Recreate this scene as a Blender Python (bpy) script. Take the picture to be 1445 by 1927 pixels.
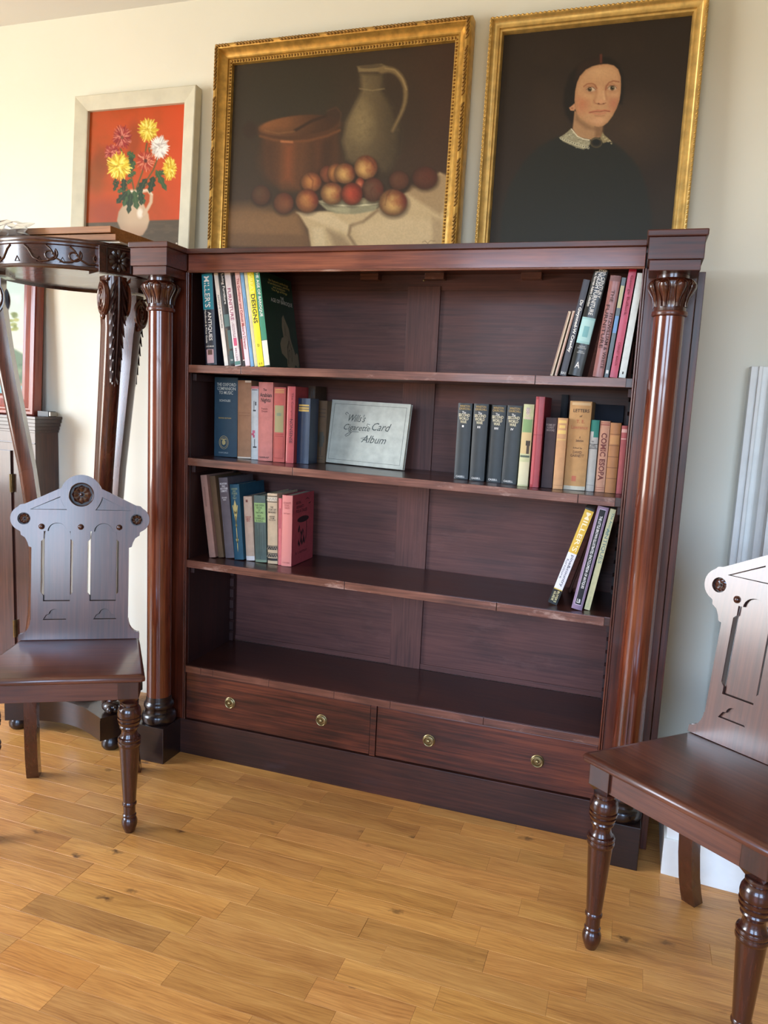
import bpy, bmesh, math, random
import numpy as np
from mathutils import Vector, Matrix
from mathutils.geometry import tessellate_polygon

for o in list(bpy.data.objects):
    bpy.data.objects.remove(o)
SC = bpy.context.scene
COL = SC.collection
PI = math.pi
R = math.radians

# ------------------------------------------------------------------ camera
YAW, PITCH, ROLL = R(18.182), R(8.278), R(2.716)
FPX = 1426.7
_f = Vector((-math.sin(YAW) * math.cos(PITCH), math.cos(YAW) * math.cos(PITCH), -math.sin(PITCH)))
_r0 = Vector((math.cos(YAW), math.sin(YAW), 0))
_u0 = _r0.cross(_f)
_r = _r0 * math.cos(ROLL) + _u0 * math.sin(ROLL)
_u = _u0 * math.cos(ROLL) - _r0 * math.sin(ROLL)
cam_d = bpy.data.cameras.new('camera')
cam = bpy.data.objects.new('camera', cam_d)
COL.objects.link(cam)
cam.matrix_world = Matrix(((_r.x, _u.x, -_f.x, 1.3266), (_r.y, _u.y, -_f.y, -2.051), (_r.z, _u.z, -_f.z, 1.1778), (0, 0, 0, 1)))
cam_d.sensor_fit = 'VERTICAL'
cam_d.sensor_height = 24.0
cam_d.lens = 24.0 * FPX / 1927.0
cam_d.clip_start = 0.02
SC.camera = cam

# ------------------------------------------------------------------ world, daylight, exposure
world = bpy.data.worlds.new('sky')
SC.world = world
world.use_nodes = True
wn, wl = world.node_tree.nodes, world.node_tree.links
_tc = wn.new('ShaderNodeTexCoord'); _sx = wn.new('ShaderNodeSeparateXYZ'); _rp = wn.new('ShaderNodeValToRGB')
wl.new(_tc.outputs['Generated'], _sx.inputs[0]); wl.new(_sx.outputs['Z'], _rp.inputs['Fac'])
# clear sky over the horizon, sunlit garden and paving below it
_rp.color_ramp.elements[0].position = 0.0; _rp.color_ramp.elements[0].color = (0.22, 0.20, 0.16, 1)
_rp.color_ramp.elements[1].position = 1.0; _rp.color_ramp.elements[1].color = (0.24, 0.47, 1.0, 1)
for _p, _c in ((0.0, (0.22, 0.20, 0.16, 1)), (0.03, (0.68, 0.82, 1.0, 1)), (0.25, (0.42, 0.64, 1.0, 1))):
    _e = _rp.color_ramp.elements.new(_p); _e.color = _c
wl.new(_rp.outputs['Color'], wn['Background'].inputs[0])
wn['Background'].inputs[1].default_value = 15.0

def area(name, loc, rot, sx, sy, power, col):
    d = bpy.data.lights.new(name, 'AREA')
    d.shape = 'RECTANGLE'; d.size = sx; d.size_y = sy; d.energy = power; d.color = col
    o = bpy.data.objects.new(name, d); COL.objects.link(o)
    o.location = loc; o.rotation_euler = rot
    return o
# daylight entering through the tall window in the left wall and the two windows behind the viewer
area('daylight_left_window', (-2.58, -1.95, 1.42), (0, R(-90), 0), 1.75, 1.65, 98, (1.0, 0.96, 0.90))
# portals guide the sky light through the two windows behind the viewer
for _x, _w in ((0.55, 1.38), (2.45, 1.18)):
    _o = area('sky_portal', (_x, -4.02, 1.45), (R(90), 0, 0), _w, 1.78, 1, (1, 1, 1))
    _o.data.cycles.is_portal = True

vs = SC.view_settings
vs.view_transform = 'Standard'
vs.look = 'None'
vs.gamma = 1.0
vs.exposure = 0.05
vs.use_curve_mapping = False

cy = SC.cycles
cy.max_bounces = 6; cy.diffuse_bounces = 4; cy.glossy_bounces = 3; cy.transmission_bounces = 4
cy.caustics_reflective = False; cy.caustics_refractive = False
cy.use_adaptive_sampling = True; cy.adaptive_threshold = 0.02

# ------------------------------------------------------------------ helpers
def C(r, g, b):
    def f(c):
        c /= 255.0
        return c / 12.92 if c <= 0.04045 else ((c + 0.055) / 1.055) ** 2.4
    return (f(r), f(g), f(b), 1.0)

class MB:
    """collects geometry for one mesh"""
    def __init__(s):
        s.v = []; s.f = []
    def add(s, vs, fs, M=None):
        n = len(s.v)
        if M is not None:
            vs = [tuple(M @ Vector(p)) for p in vs]
        s.v += [tuple(p) for p in vs]
        s.f += [tuple(i + n for i in q) for q in fs]
        return s
    def box(s, x0, x1, y0, y1, z0, z1, M=None):
        vs = [(x0, y0, z0), (x1, y0, z0), (x1, y1, z0), (x0, y1, z0), (x0, y0, z1), (x1, y0, z1), (x1, y1, z1), (x0, y1, z1)]
        return s.add(vs, [(0, 3, 2, 1), (4, 5, 6, 7), (0, 1, 5, 4), (1, 2, 6, 5), (2, 3, 7, 6), (3, 0, 4, 7)], M)
    def lathe(s, prof, n=24, M=None, a0=0.0):
        vs = []; fs = []
        for r, z in prof:
            for k in range(n):
                a = a0 + 2 * PI * k / n
                vs.append((r * math.cos(a), r * math.sin(a), z))
        m = len(prof)
        for i in range(m - 1):
            for k in range(n):
                k2 = (k + 1) % n
                fs.append((i * n + k, i * n + k2, (i + 1) * n + k2, (i + 1) * n + k))
        if prof[0][0] > 1e-6:
            fs.append(tuple(reversed(range(n))))
        if prof[-1][0] > 1e-6:
            fs.append(tuple((m - 1) * n + k for k in range(n)))
        return s.add(vs, fs, M)
    def tube(s, pts, rad, n=8, M=None, closed=False):
        pts = [Vector(p) for p in pts]
        m = len(pts)
        rs = rad if isinstance(rad, (list, tuple)) else [rad] * m
        vs = []; fs = []
        prev = None
        for i, p in enumerate(pts):
            a = pts[(i - 1) % m] if (closed or i > 0) else p
            b = pts[(i + 1) % m] if (closed or i < m - 1) else p
            t = (b - a).normalized()
            if prev is None:
                ref = Vector((0, 0, 1)) if abs(t.z) < 0.9 else Vector((1, 0, 0))
                u = t.cross(ref).normalized()
            else:
                u = (prev - t * prev.dot(t)).normalized()
            prev = u
            w = t.cross(u)
            for k in range(n):
                an = 2 * PI * k / n
                vs.append(tuple(p + (u * math.cos(an) + w * math.sin(an)) * rs[i]))
        for i in range(m if closed else m - 1):
            j = (i + 1) % m
            for k in range(n):
                k2 = (k + 1) % n
                fs.append((i * n + k, i * n + k2, j * n + k2, j * n + k))
        if not closed:
            fs.append(tuple(reversed(range(n))))
            fs.append(tuple((m - 1) * n + k for k in range(n)))
        return s.add(vs, fs, M)
    def plate(s, outer, holes, t0, t1, M=None):
        """polygon with holes in the local xz plane, extruded in y from t0 to t1"""
        loops = [outer] + list(holes)
        flat = [p for l in loops for p in l]
        tris = tessellate_polygon([[Vector((p[0], p[1], 0)) for p in l] for l in loops])
        n = len(flat)
        vs = [(p[0], t0, p[1]) for p in flat] + [(p[0], t1, p[1]) for p in flat]
        fs = []
        for t in tris:
            a, b, c = [flat[i] for i in t]
            ar = (b[0] - a[0]) * (c[1] - a[1]) - (b[1] - a[1]) * (c[0] - a[0])
            t = tuple(t) if ar > 0 else tuple(reversed(t))
            fs.append(t); fs.append(tuple(i + n for i in reversed(t)))
        k = 0
        for l in loops:
            m = len(l)
            for i in range(m):
                j = (i + 1) % m
                fs.append((k + i, k + j, n + k + j, n + k + i))
            k += m
        return s.add(vs, fs, M)
    def prism(s, poly, z0, z1, M=None):
        """polygon in xy extruded in z"""
        Mx = Matrix(((1, 0, 0, 0), (0, 0, 1, 0), (0, 1, 0, 0), (0, 0, 0, 1)))
        return s.plate(poly, [], z0, z1, (M @ Mx) if M is not None else Mx)
    def ellipsoid(s, c, rx, ry, rz, n=10, m=6, M=None):
        T = Matrix.Translation(c) @ Matrix.Diagonal((rx, ry, rz, 1))
        if M is not None: T = M @ T
        prof = [(math.sin(PI * i / m), -math.cos(PI * i / m)) for i in range(m + 1)]
        prof[0] = (0.0, -1.0); prof[-1] = (0.0, 1.0)
        return s.lathe(prof, n, T)
    def mesh(s, name, smooth=None, bevel=None, fix=True):
        me = bpy.data.meshes.new(name)
        me.from_pydata(s.v, [], s.f)
        if fix:
            bm = bmesh.new(); bm.from_mesh(me)
            bmesh.ops.remove_doubles(bm, verts=bm.verts, dist=1e-6)
            bmesh.ops.recalc_face_normals(bm, faces=bm.faces)
            if bevel:
                es = [e for e in bm.edges if len(e.link_faces) == 2 and e.calc_face_angle(0) > 0.6]
                bmesh.ops.bevel(bm, geom=es, offset=bevel, segments=2, affect='EDGES', profile=0.6, clamp_overlap=True)
            bm.to_mesh(me); bm.free()
        if smooth is not None:
            me.polygons.foreach_set('use_smooth', [True] * len(me.polygons))
            try:
                me.set_sharp_from_angle(angle=R(smooth))
            except Exception:
                pass
        return me

def obj(name, me, mat=None, parent=None, loc=(0, 0, 0), rot=(0, 0, 0), label=None):
    o = bpy.data.objects.new(name, me)
    COL.objects.link(o)
    if mat is not None and me is not None and not me.materials:
        me.materials.append(mat)
    o.parent = parent
    o.location = loc; o.rotation_euler = rot
    if label: o['label'] = label
    return o

def part(name, mb, mat, parent=None, smooth=None, bevel=None, loc=(0, 0, 0), rot=(0, 0, 0), label=None):
    return obj(name, mb.mesh(name, smooth, bevel), mat, parent, loc, rot, label)

def tag(o, label, cat, group=None):
    o['label'] = label; o['category'] = cat
    if group: o['group'] = group
    return o

def thing(name, label, cat, loc=(0, 0, 0), rot=(0, 0, 0), group=None):
    o = bpy.data.objects.new(name, None)
    COL.objects.link(o)
    o.empty_display_size = 0.05
    o.location = loc; o.rotation_euler = rot
    return tag(o, label, cat, group)

def struct(o):
    o['kind'] = 'structure'
    return o

# ------------------------------------------------------------------ materials
def new_mat(name):
    m = bpy.data.materials.new(name); m.use_nodes = True
    nt = m.node_tree
    return m, nt, nt.nodes, nt.links, nt.nodes['Principled BSDF']

def plain(name, col, rough=0.6, metal=0.0, coat=0.0, vary=0.0, scale=30.0, bump=0.0, spec=0.5):
    m, nt, n, l, b = new_mat(name)
    b.inputs['Base Color'].default_value = col
    b.inputs['Roughness'].default_value = rough
    b.inputs['Metallic'].default_value = metal
    b.inputs['Coat Weight'].default_value = coat
    b.inputs['Coat Roughness'].default_value = 0.12
    b.inputs['Specular IOR Level'].default_value = spec
    if vary or bump:
        tc = n.new('ShaderNodeTexCoord')
        nz = n.new('ShaderNodeTexNoise'); nz.inputs['Scale'].default_value = scale; nz.inputs['Detail'].default_value = 6
        l.new(tc.outputs['Object'], nz.inputs['Vector'])
        if vary:
            rp = n.new('ShaderNodeValToRGB')
            rp.color_ramp.elements[0].position = 0.3; rp.color_ramp.elements[1].position = 0.72
            rp.color_ramp.elements[0].color = tuple(c * (1 - vary) for c in col[:3]) + (1,)
            rp.color_ramp.elements[1].color = tuple(min(1, c * (1 + vary)) for c in col[:3]) + (1,)
            l.new(nz.outputs['Fac'], rp.inputs['Fac']); l.new(rp.outputs['Color'], b.inputs['Base Color'])
        if bump:
            bp = n.new('ShaderNodeBump'); bp.inputs['Strength'].default_value = bump; bp.inputs['Distance'].default_value = 0.002
            l.new(nz.outputs['Fac'], bp.inputs['Height']); l.new(bp.outputs['Normal'], b.inputs['Normal'])
    return m

def wood(name, dark, mid, light, grain='x', rough=0.32, coat=0.35, fine=150.0, big=3.0, contrast=1.0, wear=0.0, bump=0.08, wearcol=None, coatr=0.12):
    """varnished timber: long streaks along the grain over a broad figure"""
    m, nt, n, l, b = new_mat(name)
    tc = n.new('ShaderNodeTexCoord')
    mp = n.new('ShaderNodeMapping')
    st = 0.03
    mp.inputs['Scale'].default_value = {'x': (st, 1, 1), 'y': (1, st, 1), 'z': (1, 1, st)}[grain]
    l.new(tc.outputs['Object'], mp.inputs['Vector'])
    n1 = n.new('ShaderNodeTexNoise'); n1.inputs['Scale'].default_value = fine; n1.inputs['Detail'].default_value = 7; n1.inputs['Roughness'].default_value = 0.65
    n1.inputs['Distortion'].default_value = 0.3
    l.new(mp.outputs['Vector'], n1.inputs['Vector'])
    mp2 = n.new('ShaderNodeMapping')
    st2 = 0.35
    mp2.inputs['Scale'].default_value = {'x': (st2, 1, 1), 'y': (1, st2, 1), 'z': (1, 1, st2)}[grain]
    l.new(tc.outputs['Object'], mp2.inputs['Vector'])
    n2 = n.new('ShaderNodeTexNoise'); n2.inputs['Scale'].default_value = big * 3; n2.inputs['Detail'].default_value = 3; n2.inputs['Distortion'].default_value = 0.6
    l.new(mp2.outputs['Vector'], n2.inputs['Vector'])
    mx = n.new('ShaderNodeMath'); mx.operation = 'MULTIPLY_ADD'; mx.inputs[1].default_value = 0.55
    l.new(n1.outputs['Fac'], mx.inputs[0])
    m2 = n.new('ShaderNodeMath'); m2.operation = 'MULTIPLY'; m2.inputs[1].default_value = 0.45
    l.new(n2.outputs['Fac'], m2.inputs[0]); l.new(m2.outputs[0], mx.inputs[2])
    rp = n.new('ShaderNodeValToRGB')
    e = rp.color_ramp.elements
    w = 0.16 / contrast
    e[0].position = 0.5 - w; e[0].color = dark
    e[1].position = 0.5 + w; e[1].color = light
    k = e.new(0.5); k.color = mid
    l.new(mx.outputs[0], rp.inputs['Fac'])
    out = rp.outputs['Color']
    if wear:
        n3 = n.new('ShaderNodeTexNoise'); n3.inputs['Scale'].default_value = 14; n3.inputs['Detail'].default_value = 9; n3.inputs['Roughness'].default_value = 0.75
        l.new(mp2.outputs['Vector'], n3.inputs['Vector'])
        r3 = n.new('ShaderNodeValToRGB'); r3.color_ramp.elements[0].position = 0.56; r3.color_ramp.elements[1].position = 0.72
        l.new(n3.outputs['Fac'], r3.inputs['Fac'])
        mm = n.new('ShaderNodeMath'); mm.operation = 'MULTIPLY'; mm.inputs[1].default_value = wear
        l.new(r3.outputs['Color'], mm.inputs[0])
        mix = n.new('ShaderNodeMix'); mix.data_type = 'RGBA'
        l.new(mm.outputs[0], mix.inputs[0]); l.new(out, mix.inputs[6]); mix.inputs[7].default_value = wearcol or light
        out = mix.outputs[2]
    l.new(out, b.inputs['Base Color'])
    rr = n.new('ShaderNodeMapRange'); rr.inputs['To Min'].default_value = rough - 0.06; rr.inputs['To Max'].default_value = rough + 0.1
    l.new(n2.outputs['Fac'], rr.inputs['Value']); l.new(rr.outputs['Result'], b.inputs['Roughness'])
    b.inputs['Coat Weight'].default_value = coat; b.inputs['Coat Roughness'].default_value = coatr
    if bump:
        bp = n.new('ShaderNodeBump'); bp.inputs['Strength'].default_value = bump; bp.inputs['Distance'].default_value = 0.001
        l.new(n1.outputs['Fac'], bp.inputs['Height']); l.new(bp.outputs['Normal'], b.inputs['Normal'])
    return m

def mahogany(suffix, grain, k=1.0, **kw):
    def s(c): return tuple(x * k for x in c[:3]) + (1,)
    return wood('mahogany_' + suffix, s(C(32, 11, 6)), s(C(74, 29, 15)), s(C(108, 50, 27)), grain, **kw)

M_MAH_X = mahogany('x', 'x')
M_MAH_Z = mahogany('z', 'z')
M_MAH_Y = mahogany('y', 'y')
M_COLUMN = wood('mahogany_column', C(59, 23, 12), C(99, 44, 24), C(133, 68, 40), 'z', rough=0.2, coat=0.8, coatr=0.05)
M_FRIEZE = wood('mahogany_frieze', C(66, 26, 15), C(112, 54, 32), C(150, 84, 52), 'x', rough=0.3, coat=0.5)
M_BLACK = wood('mahogany_ebonised', C(14, 8, 7), C(30, 15, 12), C(50, 25, 18), 'x', rough=0.28, coat=0.5)
M_PLINTH = wood('mahogany_worn_plinth', C(22, 11, 9), C(50, 24, 17), C(78, 40, 27), 'x', rough=0.42, coat=0.1, big=2.2, wear=0.7, wearcol=C(57, 41, 43))
M_DRAWER = wood('mahogany_flame', C(40, 15, 9), C(78, 34, 21), C(108, 52, 32), 'x', rough=0.36, coat=0.2, big=2.6, contrast=1.5)
M_SHELF = wood('mahogany_shelf', C(34, 17, 14), C(57, 29, 22), C(76, 41, 31), 'x', rough=0.3, coat=0.35, wear=0.35, wearcol=C(89, 57, 43))
M_EDGE = wood('mahogany_worn_edge', C(63, 34, 25), C(106, 63, 48), C(142, 93, 74), 'x', rough=0.36, coat=0.25, big=5, wear=1.0, wearcol=C(176, 146, 132))
M_BACK = wood('stained_pine_back', C(60, 32, 28), C(86, 48, 42), C(106, 62, 54), 'x', rough=0.55, coat=0.05, wear=0.3, wearcol=C(126, 86, 81))
M_BACKV = wood('stained_pine_muntin', C(64, 35, 30), C(90, 52, 45), C(110, 66, 57), 'z', rough=0.55, coat=0.05, wear=0.3, wearcol=C(130, 90, 85))
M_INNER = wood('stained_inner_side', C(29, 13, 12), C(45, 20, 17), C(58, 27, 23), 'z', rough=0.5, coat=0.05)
M_CHAIR_Z = wood('hall_chair_upright', C(50, 25, 19), C(79, 42, 33), C(101, 57, 44), 'z', rough=0.34, coat=0.9, coatr=0.16)
M_CHAIR_X = wood('hall_chair_seat', C(51, 24, 16), C(83, 42, 28), C(107, 60, 40), 'x', rough=0.33, coat=0.5, coatr=0.16)
M_CHAIR_L = wood('hall_chair_leg', C(36, 15, 10), C(62, 28, 18), C(85, 41, 26), 'z', rough=0.24, coat=0.6, coatr=0.07)
M_STAND = wood('carved_stand_dark', C(32, 14, 9), C(56, 27, 19), C(82, 44, 31), 'x', rough=0.26, coat=0.5)
M_STANDZ = wood('carved_stand_leg', C(41, 17, 10), C(75, 36, 22), C(102, 53, 32), 'z', rough=0.24, coat=0.6)
M_BOARD = wood('teak_board', C(118, 74, 36), C(160, 104, 54), C(186, 130, 76), 'x', rough=0.5, coat=0.0)
M_CABX = wood('cabinet_oak_x', C(32, 18, 16), C(53, 30, 27), C(74, 45, 38), 'x', rough=0.3, coat=0.4)
M_CABZ = wood('cabinet_oak_z', C(38, 19, 14), C(64, 35, 27), C(86, 51, 40), 'z', rough=0.3, coat=0.4)
M_REDFRAME = wood('red_stained_frame', C(92, 34, 26), C(136, 60, 46), C(160, 84, 66), 'z', rough=0.36, coat=0.3)
M_WALL = plain('cream_wall_paint', C(231, 229, 214), 0.75, vary=0.02, scale=2.5, bump=0.03, spec=0.3)
M_CEIL = plain('white_ceiling_paint', C(226, 226, 222), 0.85)
M_WHITE = plain('white_gloss_paint', C(236, 238, 234), 0.4, vary=0.05, scale=18, bump=0.25)
M_GREYFRAME = plain('pale_grey_frame_paint', C(208, 204, 182), 0.6, vary=0.09, scale=16, bump=0.1)
M_BRASS = plain('aged_brass', C(150, 132, 92), 0.35, 0.9, vary=0.25, scale=60)
M_IRON = plain('dark_iron', C(50, 44, 40), 0.45, 0.8)
M_GILT = plain('gilt', C(206, 164, 84), 0.34, 0.55, vary=0.28, scale=45, bump=0.3)
M_GILTDK = plain('gilt_aged', C(150, 112, 54), 0.42, 0.5, vary=0.4, scale=60, bump=0.4)
M_GILTP = plain('gilt_pale', C(214, 178, 104), 0.34, 0.5, vary=0.25, scale=40, bump=0.25)
M_PAPER = plain('white_paper', C(236, 232, 222), 0.8)
M_PAGES = plain('book_pages', C(206, 192, 162), 0.85, vary=0.15, scale=200)
M_BLACKPL = plain('black_plastic', C(18, 18, 20), 0.35)
M_DUST = plain('backing_board', C(120, 96, 66), 0.8)
_pm = {}
def cloth(col, rough=0.7):
    """book cloth / printed paper of one colour"""
    k = (tuple(col), rough)
    if k not in _pm:
        _pm[k] = plain('cover_%02x%02x%02x' % tuple(int(c) for c in col), C(*col), rough, vary=0.1, scale=55, bump=0.06)
    return _pm[k]
def ink(col):
    k = ('ink', tuple(col))
    if k not in _pm:
        _pm[k] = plain('ink_%02x%02x%02x' % tuple(int(c) for c in col), C(*col), 0.6)
    return _pm[k]
# ------------------------------------------------------------------ room shell
M_WALLDK = plain('unseen_wall_darkened', C(112, 104, 90), .8)  # unseen front and right walls, darkened to cut the ambient bounce
WALL_Y, CEIL_Z, XL, XR, YF = 0.385, 2.50, -2.6, 3.2, -3.95
def wall_with_holes(name, u0, u1, holes, M, t=0.12, mat=None):
    """wall in local xz plane, thickness in +y"""
    mb = MB()
    outer = [(u0, -0.02), (u1, -0.02), (u1, CEIL_Z + 0.02), (u0, CEIL_Z + 0.02)]
    hs = [[(a, b), (a, d), (c, d), (c, b)] for a, b, c, d in holes]
    mb.plate(outer, hs, 0.0, t, M)
    return struct(part(name, mb, mat or M_WALL))
wall_with_holes('wall_back', XL - .1, XR + .1, [], Matrix.Translation((0, WALL_Y, 0)))
# left wall: local x runs along world y
ML = Matrix.Translation((XL, 0, 0)) @ Matrix.Rotation(PI / 2, 4, 'Z')
wall_with_holes('wall_left', YF - .1, WALL_Y, [(-2.80, 0.50, -1.10, 2.32)], ML)
MR = Matrix.Translation((XR, 0, 0)) @ Matrix.Rotation(-PI / 2, 4, 'Z')
wall_with_holes('wall_right', -WALL_Y, -YF + .1, [], MR, mat=M_WALLDK)
MF = Matrix.Translation((0, YF - .12, 0))
wall_with_holes('wall_front', XL - .1, XR + .1, [(-0.15, 0.55, 1.25, 2.35), (1.85, 0.55, 3.05, 2.35)], MF, mat=M_WALLDK)
struct(part('ceiling', MB().box(XL - .1, XR + .1, YF - .1, WALL_Y + .1, CEIL_Z, CEIL_Z + .05), M_CEIL))
def window(name, w, h, M):
    mb = MB(); t = 0.05
    mb.box(-w / 2, w / 2, 0, .06, 0, t, M); mb.box(-w / 2, w / 2, 0, .06, h - t, h, M)
    mb.box(-w / 2, -w / 2 + t, 0, .06, t, h - t, M); mb.box(w / 2 - t, w / 2, 0, .06, t, h - t, M)
    mb.box(-w / 2 + t, w / 2 - t, .01, .05, h * .5 - .02, h * .5 + .02, M)
    mb.box(-.012, .012, .015, .045, t, h - t, M)
    return struct(part(name, mb, M_WHITE))
window('window_1', 1.70, 1.82, ML @ Matrix.Translation((-1.95, .04, .50)))
window('window_2', 1.40, 1.80, Matrix.Translation((.55, YF - .10, .55)))
window('window_3', 1.20, 1.80, Matrix.Translation((2.45, YF - .10, .55)))

# ------------------------------------------------------------------ oak strip floor, every strip a piece of its own
def plank_mat(name, use_attr):
    m, nt, n, l, b = new_mat(name)
    tc = n.new('ShaderNodeTexCoord'); oi = n.new('ShaderNodeObjectInfo')
    mul = n.new('ShaderNodeVectorMath'); mul.operation = 'SCALE'; mul.inputs[0].default_value = (37.0, 91.0, 53.0)
    l.new(oi.outputs['Random'], mul.inputs['Scale'])
    ad = n.new('ShaderNodeVectorMath'); ad.operation = 'ADD'
    l.new(tc.outputs['Object'], ad.inputs[0]); l.new(mul.outputs[0], ad.inputs[1])
    # warp for cathedral grain
    w1 = n.new('ShaderNodeTexNoise'); w1.inputs['Scale'].default_value = 5; w1.inputs['Detail'].default_value = 2
    mpw = n.new('ShaderNodeMapping'); mpw.inputs['Scale'].default_value = (0.6, 1.6, 1)
    l.new(ad.outputs[0], mpw.inputs[0]); l.new(mpw.outputs[0], w1.inputs['Vector'])
    ws = n.new('ShaderNodeVectorMath'); ws.operation = 'MULTIPLY_ADD'; ws.inputs[1].default_value = (0.0, 0.05, 0.0)
    l.new(w1.outputs['Color'], ws.inputs[0]); l.new(ad.outputs[0], ws.inputs[2])
    mp = n.new('ShaderNodeMapping'); mp.inputs['Scale'].default_value = (0.05, 1, 1)
    l.new(ws.outputs[0], mp.inputs[0])
    n1 = n.new('ShaderNodeTexNoise'); n1.inputs['Scale'].default_value = 260; n1.inputs['Detail'].default_value = 6; n1.inputs['Roughness'].default_value = 0.6
    l.new(mp.outputs[0], n1.inputs['Vector'])
    n2 = n.new('ShaderNodeTexNoise'); n2.inputs['Scale'].default_value = 22; n2.inputs['Detail'].default_value = 3
    l.new(mp.outputs[0], n2.inputs['Vector'])
    sm = n.new('ShaderNodeMath'); sm.operation = 'MULTIPLY_ADD'; sm.inputs[1].default_value = 0.6
    h2 = n.new('ShaderNodeMath'); h2.operation = 'MULTIPLY'; h2.inputs[1].default_value = 0.4
    l.new(n1.outputs['Fac'], sm.inputs[0]); l.new(n2.outputs['Fac'], h2.inputs[0]); l.new(h2.outputs[0], sm.inputs[2])
    rp = n.new('ShaderNodeValToRGB'); e = rp.color_ramp.elements
    e[0].position = 0.30; e[0].color = C(154, 96, 44)
    e[1].position = 0.70; e[1].color = C(226, 168, 94)
    k = e.new(0.5); k.color = C(202, 142, 74)
    l.new(sm.outputs[0], rp.inputs['Fac'])
    # per-strip tone
    tone = n.new('ShaderNodeMix'); tone.data_type = 'RGBA'; tone.blend_type = 'MULTIPLY'; tone.inputs[0].default_value = 1.0
    l.new(rp.outputs['Color'], tone.inputs[6])
    if use_attr:
        at = n.new('ShaderNodeAttribute'); at.attribute_name = 'tone'
        l.new(at.outputs['Color'], tone.inputs[7])
    else:
        l.new(oi.outputs['Color'], tone.inputs[7])
    # knots
    vo = n.new('ShaderNodeTexVoronoi'); vo.inputs['Scale'].default_value = 6.5
    mv = n.new('ShaderNodeMapping'); mv.inputs['Scale'].default_value = (0.75, 1.5, 1.0)
    dn = n.new('ShaderNodeTexNoise'); dn.inputs['Scale'].default_value = 60
    l.new(ad.outputs[0], dn.inputs['Vector'])
    dd = n.new('ShaderNodeVectorMath'); dd.operation = 'MULTIPLY_ADD'; dd.inputs[1].default_value = (0.03, 0.03, 0)
    l.new(dn.outputs['Color'], dd.inputs[0]); l.new(ad.outputs[0], dd.inputs[2])
    l.new(dd.outputs[0], mv.inputs[0]); l.new(mv.outputs[0], vo.inputs['Vector'])
    kr = n.new('ShaderNodeValToRGB'); kr.color_ramp.elements[0].position = 0.02; kr.color_ramp.elements[0].color = (0.9, 0.9, 0.9, 1)
    kr.color_ramp.elements[1].position = 0.11; kr.color_ramp.elements[1].color = (0, 0, 0, 1)
    l.new(vo.outputs['Distance'], kr.inputs['Fac'])
    km = n.new('ShaderNodeMix'); km.data_type = 'RGBA'
    l.new(kr.outputs['Color'], km.inputs[0]); l.new(tone.outputs[2], km.inputs[6]); km.inputs[7].default_value = C(78, 46, 24)
    l.new(km.outputs[2], b.inputs['Base Color'])
    b.inputs['Roughness'].default_value = 0.42
    b.inputs['Coat Weight'].default_value = 0.18; b.inputs['Coat Roughness'].default_value = 0.3
    bp = n.new('ShaderNodeBump'); bp.inputs['Strength'].default_value = 0.05; bp.inputs['Distance'].default_value = 0.001
    l.new(n1.outputs['Fac'], bp.inputs['Height']); l.new(bp.outputs['Normal'], b.inputs['Normal'])
    return m
M_PLANK = plank_mat('oak_strip', False)
M_PLANKR = plank_mat('oak_strip_rest', True)
floor = struct(part('floor', MB().box(XL - .1, XR + .1, YF - .1, WALL_Y + .1, -0.06, -0.0125), M_DUST))
PITCHY = 0.0695
JOINTS = {-3: [.344], -2: [.373], -1: [.518], 0: [.098, .448, .801], 1: [.484, .835, 1.045], 2: [.131, .906, 1.256],
          3: [.004, .213, .558, 1.117, 1.328], 4: [-.167, .734, 1.086], 5: [.036, .382, .664, 1.016, 1.298],
          6: [.805, 1.16], 7: [.845, 1.196], 8: [.287, .494, .704], 9: [1.126], 10: [.743, .955], 11: [1.097]}
# strips that stand out in the photograph: (row, x) -> tone
TONES = {(0, .27): (.74, .76, .80), (-2, .2): (.93, .84, .74), (-1, .3): (1.06, 1.06, 1.02), (10, .6): (.80, .78, .78), (8, .39): (.88, .86, .84),
         (5, -.1): (.80, .76, .74), (6, .5): (1.04, 1.03, 1.0), (3, .1): (1.08, 1.08, 1.05), (1, .94): (1.10, 1.12, 1.10), (2, .5): (1.06, 1.05, 1.0)}
rng = random.Random(11)
_pmesh = {}
def plank_mesh(L):
    k = round(L, 3)
    if k not in _pmesh:
        w = PITCHY / 2 - .00012; h = k / 2 - .00012; c = .0004
        v = [(-h, -w, -.012), (h, -w, -.012), (h, w, -.012), (-h, w, -.012), (-h, -w, -c), (h, -w, -c), (h, w, -c), (-h, w, -c),
             (-h + c, -w + c, 0), (h - c, -w + c, 0), (h - c, w - c, 0), (-h + c, w - c, 0)]
        f = [(0, 1, 5, 4), (1, 2, 6, 5), (2, 3, 7, 6), (3, 0, 4, 7), (4, 5, 9, 8), (5, 6, 10, 9), (6, 7, 11, 10), (7, 4, 8, 11), (8, 9, 10, 11), (3, 2, 1, 0)]
        me = bpy.data.meshes.new('plank'); me.from_pydata(v, [], f); me.materials.append(M_PLANK)
        _pmesh[k] = me
    return _pmesh[k]
planks = []
j = -1
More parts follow.
